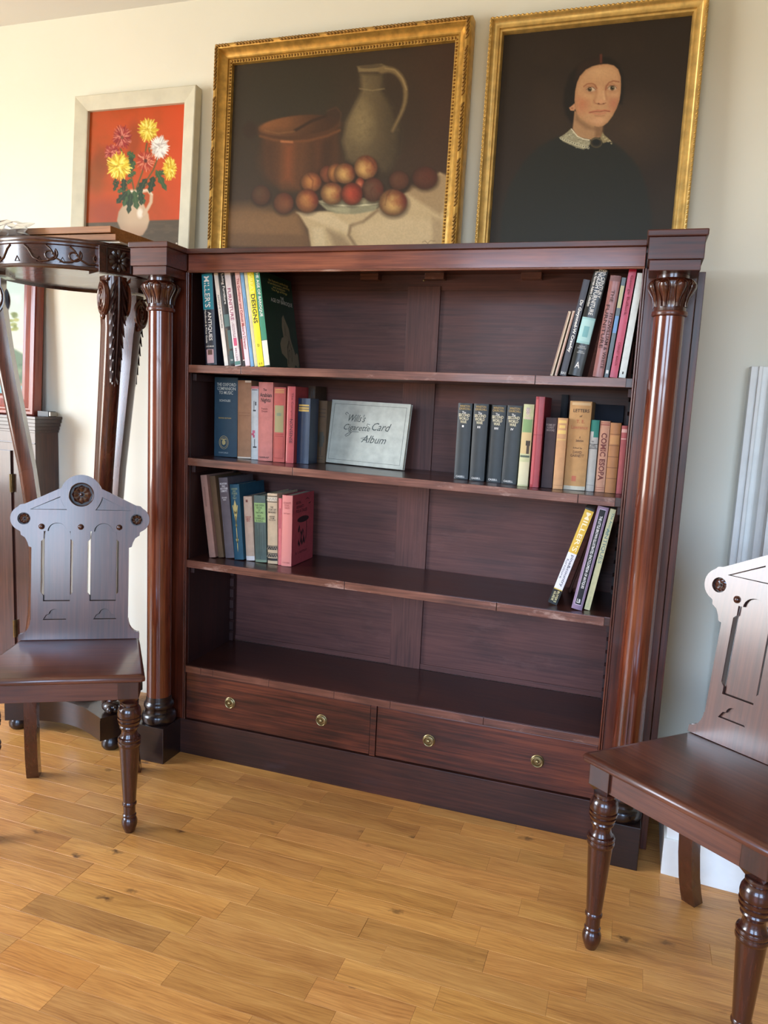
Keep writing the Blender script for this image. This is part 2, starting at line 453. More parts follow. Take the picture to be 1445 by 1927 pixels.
for row in range(-46, 17):
    yc = -.776 + PITCHY * row
    if yc > WALL_Y + .03 or yc < YF: continue
    known = sorted(JOINTS.get(row, [rng.uniform(-.2, .4)]))
    xs = [known[0]]
    for a, b2 in zip(known, known[1:]):          # fill long gaps between joints read off the image
        n_ = max(1, round((b2 - a) / .36))
        xs += [a + (b2 - a) * (i + 1) / n_ for i in range(n_)]
    while xs[-1] < XR: xs.append(xs[-1] + rng.choice((.352, .352, .352, .211, .282)))
    while xs[0] > XL: xs.insert(0, xs[0] - rng.choice((.352, .352, .352, .211, .282)))
    for a, b2 in zip(xs, xs[1:]):
        a, b2 = max(a, XL - .05), min(b2, XR + .05)
        if b2 - a < .03: continue
        t = rng.choice((1.0, 1.0, .97, 1.05, .90, 1.08, .86, 1.03, .94, 1.1))
        tone = (t, t * rng.uniform(.96, 1.02), t * rng.uniform(.92, 1.04))
        for (r_, x_), tt in TONES.items():
            if r_ == row and a < x_ < b2: tone = tt
        planks.append(((a + b2) / 2, yc, round(b2 - a, 3), tone))
def seen(p):   # distance from the middle of the visible floor, stretched like the view
    return ((p[0] - .55) / 1.5) ** 2 + ((p[1] + .5) / .95) ** 2
planks.sort(key=seen)
for x, y, L, t in planks[:296]:
    o = obj('plank', plank_mesh(L), None, floor, (x, y, 0))
    o.color = t + (1.0,)
rest = MB(); cols = []
for x, y, L, t in planks[296:]:
    h, w = L / 2 - .00012, PITCHY / 2 - .00012
    rest.box(x - h, x + h, y - w, y + w, -.012, 0)
    cols += [t + (1.0,)] * 8
me = rest.mesh('plank_field', fix=False)
ca = me.color_attributes.new('tone', 'FLOAT_COLOR', 'POINT')
ca.data.foreach_set('color', np.array(cols, dtype=np.float32).ravel())
o = obj('plank_field', me, M_PLANKR, floor); o['kind'] = 'stuff'
# ------------------------------------------------------------------ bookcase
W = 1.30
BC = thing('bookcase', 'large open mahogany bookcase with round columns, three shelves and two base drawers', 'bookcase', (0, 0, 0))
def bpart(name, mb, mat, smooth=None, bevel=.0012, **k): return part(name, mb, mat, BC, smooth, bevel, **k)
def shelf_z(k, x):
    a, b = {1: (1.262, 1.266), 2: (.976, .958), 3: (.650, .636)}[k]
    return a + (b - a) * x / W
# carcass
for x0, x1 in ((-.128, -.006), (1.306, 1.428)):
    bpart('stile', MB().box(x0, x1, 0, .022, 0.0, 1.535), M_MAH_Z)
    inner = -.006 if x0 < 0 else 1.306
    sg = 1 if x0 < 0 else -1
    for q in (0.0, .006):
        bpart('bead', MB().tube([(inner - sg * (.006 - q) + sg * .004, -.0005, .118), (inner - sg * (.006 - q) + sg * .004, -.0005, 1.535)], .0026, 8), M_MAH_Z, 60, None)
for x0, x1 in ((-.141, -.130), (1.430, 1.447)):
    bpart('side_board', MB().box(x0, x1, .012, .345, 0.0, 1.528), M_MAH_Z)
for x0, x1 in ((-.024, -.004), (1.304, 1.324)):
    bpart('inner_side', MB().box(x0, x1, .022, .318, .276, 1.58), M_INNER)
bpart('top_board', MB().box(-.128, 1.428, .018, .345, 1.575, 1.600), M_MAH_X)
# frieze and cornice
bpart('frieze', MB().box(-.004, 1.304, 0.0, .018, 1.538, 1.588), M_FRIEZE)
bpart('cornice_moulding', MB().box(-.004, 1.304, -.012, .05, 1.588, 1.602), M_MAH_X)
bpart('frieze_bead', MB().tube([(-.004, -.001, 1.537), (1.304, -.001, 1.537)], .0035, 8), M_EDGE, 60, None)
# back
bpart('back_panel', MB().box(-.004, .60, .310, .318, .30, 1.53), M_BACK, bevel=None)
bpart('back_panel', MB().box(.70, 1.304, .310, .318, .30, 1.53), M_BACK, bevel=None)
bpart('muntin', MB().box(.598, .704, .301, .320, .30, 1.540), M_BACKV)
bpart('back_rail', MB().box(-.004, 1.304, .305, .322, 1.527, 1.576), M_BACK)
bpart('back_rail', MB().box(-.004, .598, .304, .309, .300, .318), M_BACK)
bpart('back_rail', MB().box(.704, 1.304, .304, .309, .300, .318), M_BACK)
for x in (.478, .690, .985):
    bpart('glue_block', MB().box(x - .030, x + .030, .270, .304, 1.556, 1.575), M_EDGE)
nail = MB(); nail.tube([(.662, .305, 1.562), (.655, .280, 1.554)], .0016, 6); nail.ellipsoid((.655, .280, 1.554), .004, .002, .004, 8, 4)
bpart('nail', nail, M_BRASS, 60, None)
# shelves with patched front edges
for k, notch in ((1, 1.055), (2, 1.19), (3, .995)):
    z0, z1 = shelf_z(k, -.004), shelf_z(k, 1.304)
    def slab(y0, y1, d0=0.0):
        v = [(-.004, y0, z0 - .024), (1.304, y0, z1 - .024), (1.304, y1, z1 - .024), (-.004, y1, z0 - .024),
             (-.004, y0, z0), (1.304, y0, z1), (1.304, y1, z1), (-.004, y1, z0)]
        m_ = MB(); m_.add(v, [(0, 3, 2, 1), (4, 5, 6, 7), (0, 1, 5, 4), (1, 2, 6, 5), (2, 3, 7, 6), (3, 0, 4, 7)])
        return m_
    s = bpart('shelf', slab(.008, .300), M_SHELF)
    ed = MB()
    cuts = [-.002, .18 * k, notch, 1.285]
    for a, b2 in zip(cuts, cuts[1:]):
        za, zb = shelf_z(k, a), shelf_z(k, b2)
        ed.add([(a + .001, .001, za - .0235), (b2 - .001, .001, zb - .0235), (b2 - .001, .008, zb - .0235), (a + .001, .008, za - .0235),
                (a + .001, .001, za - .0003), (b2 - .001, .001, zb - .0003), (b2 - .001, .008, zb - .0003), (a + .001, .008, za - .0003)],
               [(0, 3, 2, 1), (4, 5, 6, 7), (0, 1, 5, 4), (1, 2, 6, 5), (2, 3, 7, 6), (3, 0, 4, 7)])
    part('lipping', ed, M_EDGE, s, None, .0008)
    for x0, x1 in ((-.004, .009), (1.291, 1.304)):
        za = shelf_z(k, (x0 + x1) / 2) - .026
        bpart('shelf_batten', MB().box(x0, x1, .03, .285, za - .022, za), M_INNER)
# notched support strip in the rear left corner
for xa, xb in ((-.004, .010), (1.290, 1.304)):
    mb = MB(); z = .305
    poly = [(.0, .0)]
    pts = [(.286, .302)]
    nt_ = []
    zz = .302
    while zz < 1.5:
        nt_ += [(.284, zz), (.284, zz + .028), (.290, zz + .034)]
        zz += .04
    outline = nt_ + [(.300, zz), (.300, .302)]
    Mx = Matrix(((0, 1, 0, 0), (1, 0, 0, 0), (0, 0, 1, 0), (0, 0, 0, 1)))
    mb.plate(outline, [], xa, xb, Mx)
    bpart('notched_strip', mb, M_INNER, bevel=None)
# base: bottom board, drawers, plinth
s = bpart('bottom_board', MB().box(-.004, 1.304, .006, .302, .277, .300), M_SHELF)
ed = MB()
for a, b2 in ((-.003, .055), (.056, .10), (.101, .30), (.301, .52), (.521, .70), (.701, .98), (.981, 1.302)):
    ed.box(a, b2, .0, .006, .2775, .2997)
part('lipping', ed, M_EDGE, s, None, .0008)
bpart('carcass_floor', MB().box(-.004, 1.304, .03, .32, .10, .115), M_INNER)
bpart('drawer_divider', MB().box(.641, .659, .001, .06, .118, .277), M_DRAWER)
bpart('plinth', MB().box(-.02, 1.318, -.003, .03, 0.0, .117), M_PLINTH)
def knob_mesh():
    mb = MB()
    prof = [(0.0, 0.0), (.0185, 0.0), (.0185, .003), (.0165, .0045), (.0155, .003), (.013, .003), (.0125, .0055), (.010, .006), (.009, .004), (.006, .004), (.005, .009), (.0025, .011), (0.0, .0113)]
    mb.lathe(prof, 24, Matrix.Rotation(PI / 2, 4, 'X'))
    rg = [(.0145 * math.cos(t), -.0065, .0145 * math.sin(t) - .001) for t in [2 * PI * i / 24 for i in range(24)]]
    mb.tube(rg, .0016, 6, None, True)
    me = mb.mesh('knob', 40); me.materials.append(M_BRASS); return me
KN = knob_mesh()
for x0, x1, ks in ((.001, .639, (.164, .482)), (.661, 1.299, (.824, 1.140))):
    d = bpart('drawer', MB().box(x0, x1, .004, .28, .120, .2755), M_DRAWER)
    for kx in ks: obj('knob', KN, None, d, (kx, .004, .200))
# columns
M_CAPITAL = mahogany('capital', 'z', .62, rough=.24, coat=.7)
def capital():
    mb = MB()
    core = [(.0385, 1.424), (.0375, 1.432), (.0375, 1.440), (.0405, 1.455), (.047, 1.470), (.051, 1.482), (.050, 1.492), (.043, 1.499), (.038, 1.501), (.038, 1.512), (.030, 1.512)]
    mb.lathe(core, 32, Matrix.Translation((0, 0, 0)))
    sp = [(.0395, 1.434, .0055), (.0400, 1.444, .0060), (.0430, 1.456, .0078), (.0490, 1.468, .0110), (.0535, 1.478, .0135), (.0545, 1.486, .0125), (.0510, 1.493, .0085), (.0465, 1.497, .003)]
    for k in range(8):
        a = 2 * PI * (k + .5) / 8
        M = Matrix.Rotation(a, 4, 'Z')
        vs = []; fs = []; n = 7
        for (r, z, w) in sp:
            for i in range(n):
                t = -1 + 2 * i / (n - 1)
                vs.append((r - .004 + .0085 * math.sqrt(max(0, 1 - t * t)) * (w / .0135) ** .5, w * t, z))
        for i in range(len(sp) - 1):
            for q in range(n - 1):
                fs.append((i * n + q, i * n + q + 1, (i + 1) * n + q + 1, (i + 1) * n + q))
        mb.add(vs, fs, M)
        rim = [(r - .0012, -w - .0018, z) for r, z, w in sp] + [(r - .0012, w + .0018, z) for r, z, w in reversed(sp)]
        mb.tube(rim, .0016, 6, M)
    return mb
def col_base():
    mb = MB()
    mb.lathe([(.050, .119), (.052, .122), (.0545, .130), (.0545, .140), (.052, .148), (.047, .152), (.044, .154), (.0425, .160), (.0435, .167), (.046, .170), (.0475, .176), (.046, .183), (.042, .187), (.0405, .190), (.0405, .197), (.0385, .206)], 36)
    return mb
cap_me = capital().mesh('capital', 35); cap_me.materials.append(M_CAPITAL)
base_me = col_base().mesh('column_base', 35); base_me.materials.append(M_BLACK)
ring_me = MB().lathe([(.036, 1.412), (.041, 1.414), (.0425, 1.419), (.041, 1.424), (.036, 1.426)], 36).mesh('ring', 40); ring_me.materials.append(M_MAH_X)
sh = MB().lathe([(.0382, .204)] + [(.0382 - .0022 * (i / 12) ** 1.5, .21 + 1.21 * i / 12) for i in range(13)], 40)
shaft_me = sh.mesh('shaft', 40); shaft_me.materials.append(M_COLUMN)
for cx in (-.069, 1.371):
    colm = obj('column', shaft_me, None, BC, (cx, -.045, 0))
    obj('capital', cap_me, None, colm)
    obj('ring', ring_me, None, colm)
    obj('column_base', base_me, None, colm)
    bpart('plinth_block', MB().box(cx - .0535, cx + .0535, -.100, -.0005, 0.0, .119), M_BLACK, None, .002)
    e = bpart('entablature_block', MB().box(cx - .062, cx + .062, -.107, .018, 1.537, 1.588), M_MAH_X, None, .0015)
    part('abacus', MB().box(cx - .057, cx + .057, -.102, .018, 1.512, 1.537), M_MAH_X, e, None, .0015)
    part('cap_moulding', MB().box(cx - .067, cx + .067, -.112, .05, 1.588, 1.604), M_MAH_X, e, None, .003)
# ------------------------------------------------------------------ lettering
_txt = {}
def text_verts(s, bold=0.0):
    k = (s, bold)
    if k not in _txt:
        cu = bpy.data.curves.new('lettering', 'FONT'); cu.body = s; cu.resolution_u = 2; cu.align_x = 'CENTER'; cu.space_line = .9
        cu.offset = bold
        to = bpy.data.objects.new('lettering', cu); COL.objects.link(to)
        bpy.context.view_layer.update()
        me = bpy.data.meshes.new_from_object(to.evaluated_get(bpy.context.evaluated_depsgraph_get()))
        v = np.array([tuple(q.co)[:2] for q in me.vertices]).reshape(-1, 2)
        f = [tuple(p.vertices) for p in me.polygons]
        bpy.data.objects.remove(to); bpy.data.curves.remove(cu); bpy.data.meshes.remove(me)
        lo, hi = v.min(0), v.max(0)
        v = (v - (lo + hi) / 2) / np.maximum(hi - lo, 1e-6)      # unit box centred on 0
        _txt[k] = (v, f)
    return _txt[k]

def lettering(parent, s, fn, w, h, mat, name='lettering', bold=0.0):
    """fn maps (a, b) in metres on the face to a local point"""
    v, f = text_verts(s, bold)
    me = bpy.data.meshes.new(name)
    me.from_pydata([fn(a * w, b * h) for a, b in v], [], f)
    return obj(name, me, mat, parent)

# ------------------------------------------------------------------ books
GROUP = {}
def book(k, xb, th, h, lean, y, depth, col, label, rough=.6, texts=(), bands=(), cover=(), hard=True, pages=None, name='book', cat='book', group=None, zoff=0.0, cpatch=()):
    """xb: x of the lower corner that touches the shelf (left corner if it leans left, right corner if it leans right)"""
    z = shelf_z(k, xb) + .0006 + zoff
    b = thing(name, label, cat, (xb, y, z), (0, R(lean), 0), group)
    off = 0.0 if lean <= 0 else -th
    bulge = .10 * th if hard else .03 * th
    c = .0022 if hard else .0007
    c = min(c, th * .2)
    def sy(x):
        t = (x - off) / th * 2 - 1
        return -bulge * (1 - t * t)
    n = 8
    outl = [(off, depth)] + [(off + th * i / n, sy(off + th * i / n)) for i in range(n + 1)] + [(off + th, depth), (off + th - c, depth), (off + th - c, c + .001), (off + c, c + .001), (off + c, depth)]
    part('cover', MB().prism(outl, 0, h), cloth(col, rough), b, 40, None)
    m_ = .003 if hard else .0002
    part('pages', MB().box(off + c + .0002, off + th - c - .0002, c + .0012, depth - m_, m_, h - m_), pages or M_PAGES, b)
    def spine_strip(x0, x1, z0, z1, e=.00025):
        mb = MB(); q = 6
        xs = [off + th * (x0 + (x1 - x0) * i / q) for i in range(q + 1)]
        vs = [(x, sy(x) - e, z0 * h) for x in xs] + [(x, sy(x) - e, z1 * h) for x in xs]
        mb.add(vs, [(i, i + 1, q + 2 + i, q + 1 + i) for i in range(q)])
        return mb
    for i, bd in enumerate(bands):
        x0, x1, z0, z1, bc = bd[:5]
        part(bd[5] if len(bd) > 5 else 'spine_band', spine_strip(x0, x1, z0, z1, .0002 + .00012 * (i % 4)), ink(bc), b)
    for tx in texts:
        s, mode, cx, cz, w, hh, tc = tx[:7]
        bold = tx[7] if len(tx) > 7 else .012
        X, Z = off + th * cx, h * cz
        if mode == 'h':
            fn = lambda a, bb: (X + a, sy(X + a) - .0008, Z + bb)
        else:      # reads from top to bottom
            fn = lambda a, bb: (X + bb, sy(X + bb) - .0008, Z - a)
        lettering(b, s, fn, w, hh, ink(tc), 'lettering', bold)
    for tx in cover:
        s, cy, cz, w, hh, tc = tx
        fn = lambda a, bb: (off + th + .0004, depth * cy + a, h * cz + bb)
        lettering(b, s, fn, w, hh, ink(tc), 'lettering', .01)
    for nm, loops, pc in cpatch:
        mb = MB()
        for lp in loops:
            tr = tessellate_polygon([[Vector((p[0], p[1], 0)) for p in lp]])
            mb.add([(off + th + .0003, depth * p[0], h * p[1]) for p in lp], tr)
        part(nm, mb, ink(pc), b)
    return b
GOLD = (196, 164, 84); INK = (34, 28, 26); WHT = (236, 234, 228)

# ---- upper shelf, left
G1 = 'books at the left of the upper shelf'
book(1, .045, .039, .276, -4.1, .025, .20, (18, 22, 38), 'thick navy book with a turquoise spine top, first from the left on the upper shelf', .4, group=G1,
     bands=[(.04, .96, .60, .985, (34, 132, 150)), (.18, .80, .02, .17, (196, 160, 166), 'spine_picture'), (.3, .7, .11, .165, (90, 60, 50), 'spine_picture')],
     texts=[("MILLER'S", 'v', .5, .79, .092, .019, WHT), ('ANTIQUES', 'v', .60, .42, .086, .013, WHT), ('Handbook & Price Guide', 'v', .26, .42, .10, .007, WHT), ('JUDITH MILLER', 'h', .5, .20, .028, .005, WHT)])
book(1, 0.1110, 0.013, .280, -8.8, .025, .20, (226, 220, 212), 'thin white-spined book beside the thick navy one on the upper shelf', .5, hard=False, group=G1,
     texts=[('ANTIQUE FURNITURE', 'v', .5, .58, .10, .006, (90, 84, 80))])
book(1, 0.1258, 0.019, .279, -8.8, .027, .20, (30, 34, 36), 'dark photo-printed book with white title, third on the upper shelf', .35, hard=False, group=G1,
     bands=[(.05, .95, .42, .55, (84, 112, 110), 'spine_picture'), (.05, .5, .12, .40, (92, 78, 62), 'spine_picture'), (.4, .95, .18, .38, (70, 100, 98), 'spine_picture'), (.3, .95, .02, .16, (52, 82, 82), 'spine_picture')],
     texts=[('Living Furniture', 'v', .62, .82, .09, .010, WHT), ('Vol', 'h', .6, .06, .008, .006, WHT)])
book(1, 0.1466, 0.0195, .278, -8.8, .026, .20, (224, 214, 214), 'white book with plum FURNITURE lettering on the upper shelf', .45, hard=False, group=G1,
     bands=[(0.02, .98, .01, .05, (84, 128, 118)), (.25, .8, .215, .30, (206, 84, 120), 'spine_picture')],
     texts=[('FURNITURE', 'v', .5, .66, .095, .011, (150, 64, 96)), ('ANTIQUE &\nCOLLECTABLE', 'v', .5, .38, .05, .009, (150, 110, 120)), ('MILLER', 'v', .5, .12, .04, .006, (150, 120, 130))])
book(1, 0.1679, 0.013, .272, -8.8, .030, .20, (34, 22, 24), 'thin black and dark red book between two pale ones on the upper shelf', .4, hard=False, group=G1,
     bands=[(.45, .9, .06, .30, (120, 36, 44)), (.45, .9, .06, .07, (220, 210, 200))])
book(1, 0.1827, 0.0155, .282, -8.8, .025, .21, (224, 180, 174), 'pink-spined book with red title on the upper shelf', .5, hard=False, group=G1,
     bands=[(.02, .98, .01, .42, (226, 206, 212))],
     texts=[("The Gentleman and Cabinet Maker's Director", 'v', .5, .55, .21, .009, (150, 40, 44))])
book(1, 0.2000, 0.0105, .281, -8.8, .026, .20, (112, 158, 196), 'thin sky-blue book between pink and cream spines on the upper shelf', .45, hard=False, group=G1,
     bands=[(.35, .6, .2, .72, (84, 122, 170))])
book(1, 0.2122, 0.0105, .279, -8.8, .027, .20, (206, 198, 158), 'thin cream book left of the bright yellow one', .5, hard=False, group=G1)
book(1, 0.2245, 0.0205, .284, -8.8, .025, .21, (238, 224, 30), 'bright yellow book with large DESIGNS lettering on its spine', .4, hard=False, group=G1,
     texts=[('GREAT', 'v', .5, .86, .060, .011, (252, 240, 120)), ('DESIGNS', 'v', .5, .60, .085, .0135, (24, 26, 22)), ('D', 'h', .5, .22, .006, .008, (60, 60, 20)), ('||', 'h', .5, .03, .01, .006, (180, 150, 20))])
leaf = [(.56, .02), (.58, .10), (.42, .16), (.40, .26), (.47, .33), (.53, .34), (.51, .46), (.54, .55), (.60, .59), (.66, .52), (.74, .45), (.76, .34), (.82, .24), (.88, .16), (.92, .19), (.96, .17), (.97, .06), (.93, .02), (.84, .05), (.80, .02), (.70, .01)]
book(1, 0.2468, 0.0185, .283, -8.8, .025, .215, (26, 58, 42), 'dark green book with a grey carved ornament on its cover, last of the leaning row', .4, hard=False, group=G1,
     bands=[(.02, .98, .28, .985, (52, 134, 104)), (.02, .98, .015, .275, (226, 222, 206))],
     texts=[('THE AGE OF BAROQUE', 'v', .5, .76, .135, .010, WHT)],
     cover=[('THE', .62, .765, .022, .010, (206, 206, 190)), ('AGE OF BAROQUE', .60, .72, .15, .014, (206, 206, 190)), ('An historic anthology\nof architecture, painting\nand sculpture\nThe Age of Kings', .56, .88, .15, .036, (190, 170, 90))],
     cpatch=[('cover_ornament', [leaf], (128, 120, 98)),
             ('cover_ornament_line', [[(.60, .05), (.62, .24), (.70, .32), (.78, .22), (.74, .08), (.72, .08), (.76, .21), (.70, .29), (.64, .22), (.62, .05)], [(.59, .36), (.61, .52), (.63, .36), (.62, .36), (.61, .48), (.60, .36)], [(.66, .12), (.66, .2), (.70, .22), (.73, .18), (.70, .12), (.69, .13), (.715, .18), (.70, .205), (.67, .19), (.67, .12)]], (74, 68, 54))])

# ---- middle shelf, left
G2 = 'books at the left of the middle shelf'
def ringpatch(cx, cz, rx, rz, n=20): return [(cx + rx * math.cos(2 * PI * i / n), cz + rz * math.sin(2 * PI * i / n)) for i in range(n)]
b = book(2, .016, .084, .254, -.4, .130, .17, (38, 66, 84), 'very thick slate-blue cloth book with gilt crest, leftmost on the middle shelf', .65, group=G2,
     texts=[('THE OXFORD\nCOMPANION\nTO MUSIC', 'h', .54, .86, .068, .036, (196, 200, 190)), ('SCHOLES', 'h', .5, .71, .040, .007, (196, 200, 190)), ('SECOND EDITION', 'h', .5, .49, .046, .004, GOLD), ('OXFORD', 'h', .46, .05, .036, .005, (150, 160, 160))])
mb = MB()
for rx, rz in ((.0165, .021), (.0125, .0165)):
    mb.tube([(.040 + rx * math.cos(t), -.0082, .046 + rz * math.sin(t)) for t in [2 * PI * i / 28 for i in range(28)]], .0007, 5, None, True)
mb.ellipsoid((.040, -.0082, .046), .007, .0004, .009, 8, 5); mb.ellipsoid((.040, -.0084, .056), .009, .0004, .002, 8, 5)
part('gilt_crest', mb, ink((176, 160, 110)), b)
book(2, .1035, .048, .248, -.9, .128, .17, (170, 128, 98), 'thick buff book in a torn paper jacket, second on the middle shelf', .8, group=G2,
     bands=[(.10, .92, .585, .588, (120, 70, 50)), (.10, .92, .55, .553, (120, 70, 50)), (.0, 1, .0, .02, (226, 216, 200)), (.6, 1, .975, 1.0, (232, 222, 206))],
    )
book(2, .153, .025, .232, -1.2, .128, .15, (204, 212, 214), 'slim white book with small floral sprigs on the middle shelf', .7, group=G2,
     bands=[(.1, .9, .945, .955, (90, 70, 70)), (.05, .45, .33, .36, (196, 92, 124)), (.2, .6, .36, .40, (206, 112, 140)), (.3, .55, .30, .34, (190, 90, 120)), (.4, .48, .68, .80, (60, 60, 66)), (.6, .75, .74, .79, (56, 60, 66)), (.3, .7, .66, .68, (70, 72, 76)), (.5, .58, .18, .28, (60, 60, 66)), (.3, .8, .16, .18, (66, 66, 70)), (.0, 1, .965, 1, (206, 120, 120))])
book(2, .186, .050, .246, -.7, .112, .16, (196, 122, 114), 'thick salmon-pink cloth book with black title on the middle shelf', .75, group=G2,
     texts=[('The', 'h', .48, .905, .012, .008, INK), ('Arabian\nNights', 'h', .52, .80, .040, .032, INK), ('Francis\nOrcutt', 'h', .46, .65, .022, .014, (110, 50, 50)), ('HARRAP', 'h', .45, .045, .036, .005, INK)])
book(2, .238, .040, .233, -.6, .114, .15, (176, 78, 68), 'red book with a gilt panelled spine on the middle shelf', .6, group=G2,
     bands=[(.1, .9, .965, .975, GOLD), (.1, .9, .945, .952, GOLD), (.1, .9, .925, .932, GOLD), (.12, .88, .40, .76, (150, 140, 96), 'spine_panel'), (.2, .8, .415, .745, (168, 80, 64), 'spine_panel'), (.1, .9, .345, .352, (140, 44, 40)), (.1, .9, .37, .377, (140, 44, 40)), (.1, .9, .05, .057, (140, 44, 40)), (.1, .13, .06, .34, (140, 44, 40)), (.87, .9, .06, .34, (140, 44, 40)), (.42, .58, .44, .72, (140, 134, 96)), (.3, .7, .62, .66, (120, 128, 100)), (.3, .7, .50, .54, (120, 128, 100))],
     )
book(2, .281, .027, .238, .0, .116, .16, (176, 70, 70), 'slim red book with a title running down its spine on the middle shelf', .55, group=G2,
     texts=[('The Complete', 'v', .66, .74, .085, .008, (110, 30, 36)), ('NONSENSE', 'v', .62, .42, .075, .010, (60, 30, 40))], bands=[(.02, .14, .02, .98, (226, 140, 130))])
book(2, .3115, .024, .244, .0, .206, .09, (72, 54, 40), 'tall brown patterned book pushed back behind the navy one on the middle shelf', .8, group=G2,
     bands=[(.1, .3, .88, .97, (46, 36, 30)), (.45, .6, .85, .98, (44, 36, 30)), (.72, .9, .88, .96, (46, 38, 30))])
book(2, .310, .041, .204, .0, .135, .065, (30, 46, 70), 'short navy book with gilt lines on its spine on the middle shelf', .35, group=G2,
     bands=[(.08, .92, .88, .905, GOLD), (.08, .92, .84, .865, GOLD), (.08, .92, .80, .83, GOLD)])
b = book(2, .370, .032, .200, .4, .222, .075, (96, 74, 52), 'brown decorated book standing next to the grey album', .8, group=G2, zoff=.0,
     bands=[(.15, .9, .86, .868, (48, 38, 30)), (.15, .9, .80, .808, (48, 38, 30)), (.15, .9, .74, .748, (48, 38, 30)), (.3, .75, .26, .50, (66, 60, 46)), (.2, .85, .33, .44, (60, 56, 44)), (.47, .55, .12, .28, (56, 46, 36)), (.2, .8, .10, .108, (56, 46, 36)), (.2, .8, .05, .058, (56, 46, 36))],
     )
# album standing open-faced against the back
alb = thing('album', 'grey marbled landscape card album leaning upright against the back of the middle shelf', 'album', (.364, .232, shelf_z(2, .5) + .0052), (R(-9), R(.7), R(-8.2)))
M_ALB = plain('album_marbled_grey', C(186, 188, 176), .65, vary=.14, scale=38)
part('cover', MB().box(0, .283, 0, .0025, 0, .205).box(0, .283, .0125, .015, 0, .205).box(0, .003, .0025, .0125, 0, .205), M_ALB, alb, None, .0008)
part('pages', MB().box(.004, .280, .0028, .0122, .003, .202), M_PAGES, alb)
mb = MB()
for x0, x1, z0, z1 in ((.012, .271, .012, .0132), (.012, .271, .192, .1932), (.012, .0132, .012, .193), (.270, .2712, .012, .193)):
    mb.box(x0, x1, -.0003, 0, z0, z1)
part('cover_border', mb, ink((112, 116, 108)), alb)
def script(s, cx, cz, w, h, sh=.25):
    lettering(alb, s, lambda a, b2: (cx + a + sh * b2, -.0006, cz + b2), w, h, ink((64, 74, 70)), 'lettering', 0.0)
script("Wills's", .100, .150, .064, .024, .4); script('Cigarette', .104, .117, .096, .025, .4); script('Card', .190, .127, .062, .025, .4); script('Album', .172, .086, .084, .024, .4)
mb = MB()
def swash(pts, r=.0008): mb.tube([(x, -.0006, z) for x, z in pts], r, 5)
swash([(.068, .162), (.060, .167), (.056, .162), (.061, .158)])
swash([(.112, .106), (.090, .106), (.072, .099), (.064, .092), (.068, .089), (.078, .094), (.086, .103)])
swash([(.150, .132), (.140, .134), (.139, .128), (.147, .124)])
swash([(.134, .084), (.122, .086), (.135, .090), (.150, .086), (.160, .092)])
part('lettering_flourish', mb, ink((64, 74, 70)), alb)

# ---- lower shelf, left
G3 = 'books at the left of the lower shelf'
book(3, .040, .023, .268, -8.0, .070, .17, (150, 112, 98), 'pale brown worn book leaning leftmost on the lower shelf', .8, group=G3, bands=[(.35, .60, .62, .86, (128, 92, 80))])
book(3, .0645, .020, .266, -8.0, .085, .17, (92, 68, 44), 'plain brown book, second from left on the lower shelf', .8, group=G3)
book(3, .0875, .032, .262, -6.8, .092, .17, (98, 88, 92), 'grey-mauve cloth book with white title on the lower shelf', .75, group=G3,
     texts=[('MOUNTAIN\nCRAG\nAND OTHER\nELEMENTS', 'h', .52, .88, .027, .030, (226, 222, 220)), ('EDWARD\nDEAN', 'h', .52, .74, .018, .012, (206, 200, 200))])
b = book(3, .1225, .033, .244, -5.3, .088, .17, (32, 78, 98), 'teal cloth book with a long gilt lily ornament on the lower shelf', .7, group=G3,
     texts=[('LEGENDS\nAND\nSTORIES\nOF\nITALY', 'h', .5, .88, .022, .036, (150, 160, 120))])
mb = MB()
def sp(pts):
    q = [Vector((x * .033, 0, z * .244)) for x, z in pts]
    tr = tessellate_polygon([[Vector((p.x, p.z, 0)) for p in q]])
    mb.add([(p.x, -.0042, p.z) for p in q], tr)
sp([(.46, .16), (.5, .10), (.54, .16), (.54, .58), (.46, .58)])
sp([(.46, .50), (.20, .72), (.28, .73), (.5, .60), (.72, .73), (.80, .72), (.54, .50)])
sp([(.38, .60), (.34, .72), (.5, .80), (.66, .72), (.62, .60), (.5, .64)])
sp([(.40, .46), (.5, .50), (.60, .46), (.5, .42)]); sp([(.36, .27), (.5, .30), (.64, .27), (.5, .22)])
part('gilt_ornament', mb, ink((190, 174, 112)), b)
book(3, .160, .030, .208, -4.4, .098, .15, (186, 160, 140), 'short cream book with a faded red title on the lower shelf', .8, group=G3,
     bands=[(0, 1, 0, .07, (214, 208, 206)), (.3, .55, .91, .95, (120, 70, 60))], texts=[('DIARY OF\nSAMUEL\nPEPYS', 'h', .5, .65, .020, .018, (150, 64, 54))])
book(3, .194, .040, .215, -3.0, .096, .15, (84, 98, 92), 'sage green patterned book with pale green label on the lower shelf', .75, group=G3,
     bands=[(0, 1, .60, .89, (142, 172, 108), 'spine_label'), (0, 1, 0, .035, (120, 140, 116)), (.45, .5, .05, .58, (60, 72, 66)), (.3, .34, .08, .5, (62, 74, 68)), (.6, .64, .1, .46, (62, 74, 68)), (.8, .84, .2, .56, (66, 78, 72)), (.15, .19, .2, .56, (66, 78, 72))],
     texts=[('THE OPEN\nBOOK\nOF\nNATURE', 'h', .5, .80, .032, .030, (70, 88, 56)), ('REV\nCHARLES\nA HALL', 'h', .5, .66, .032, .022, (70, 88, 56))])
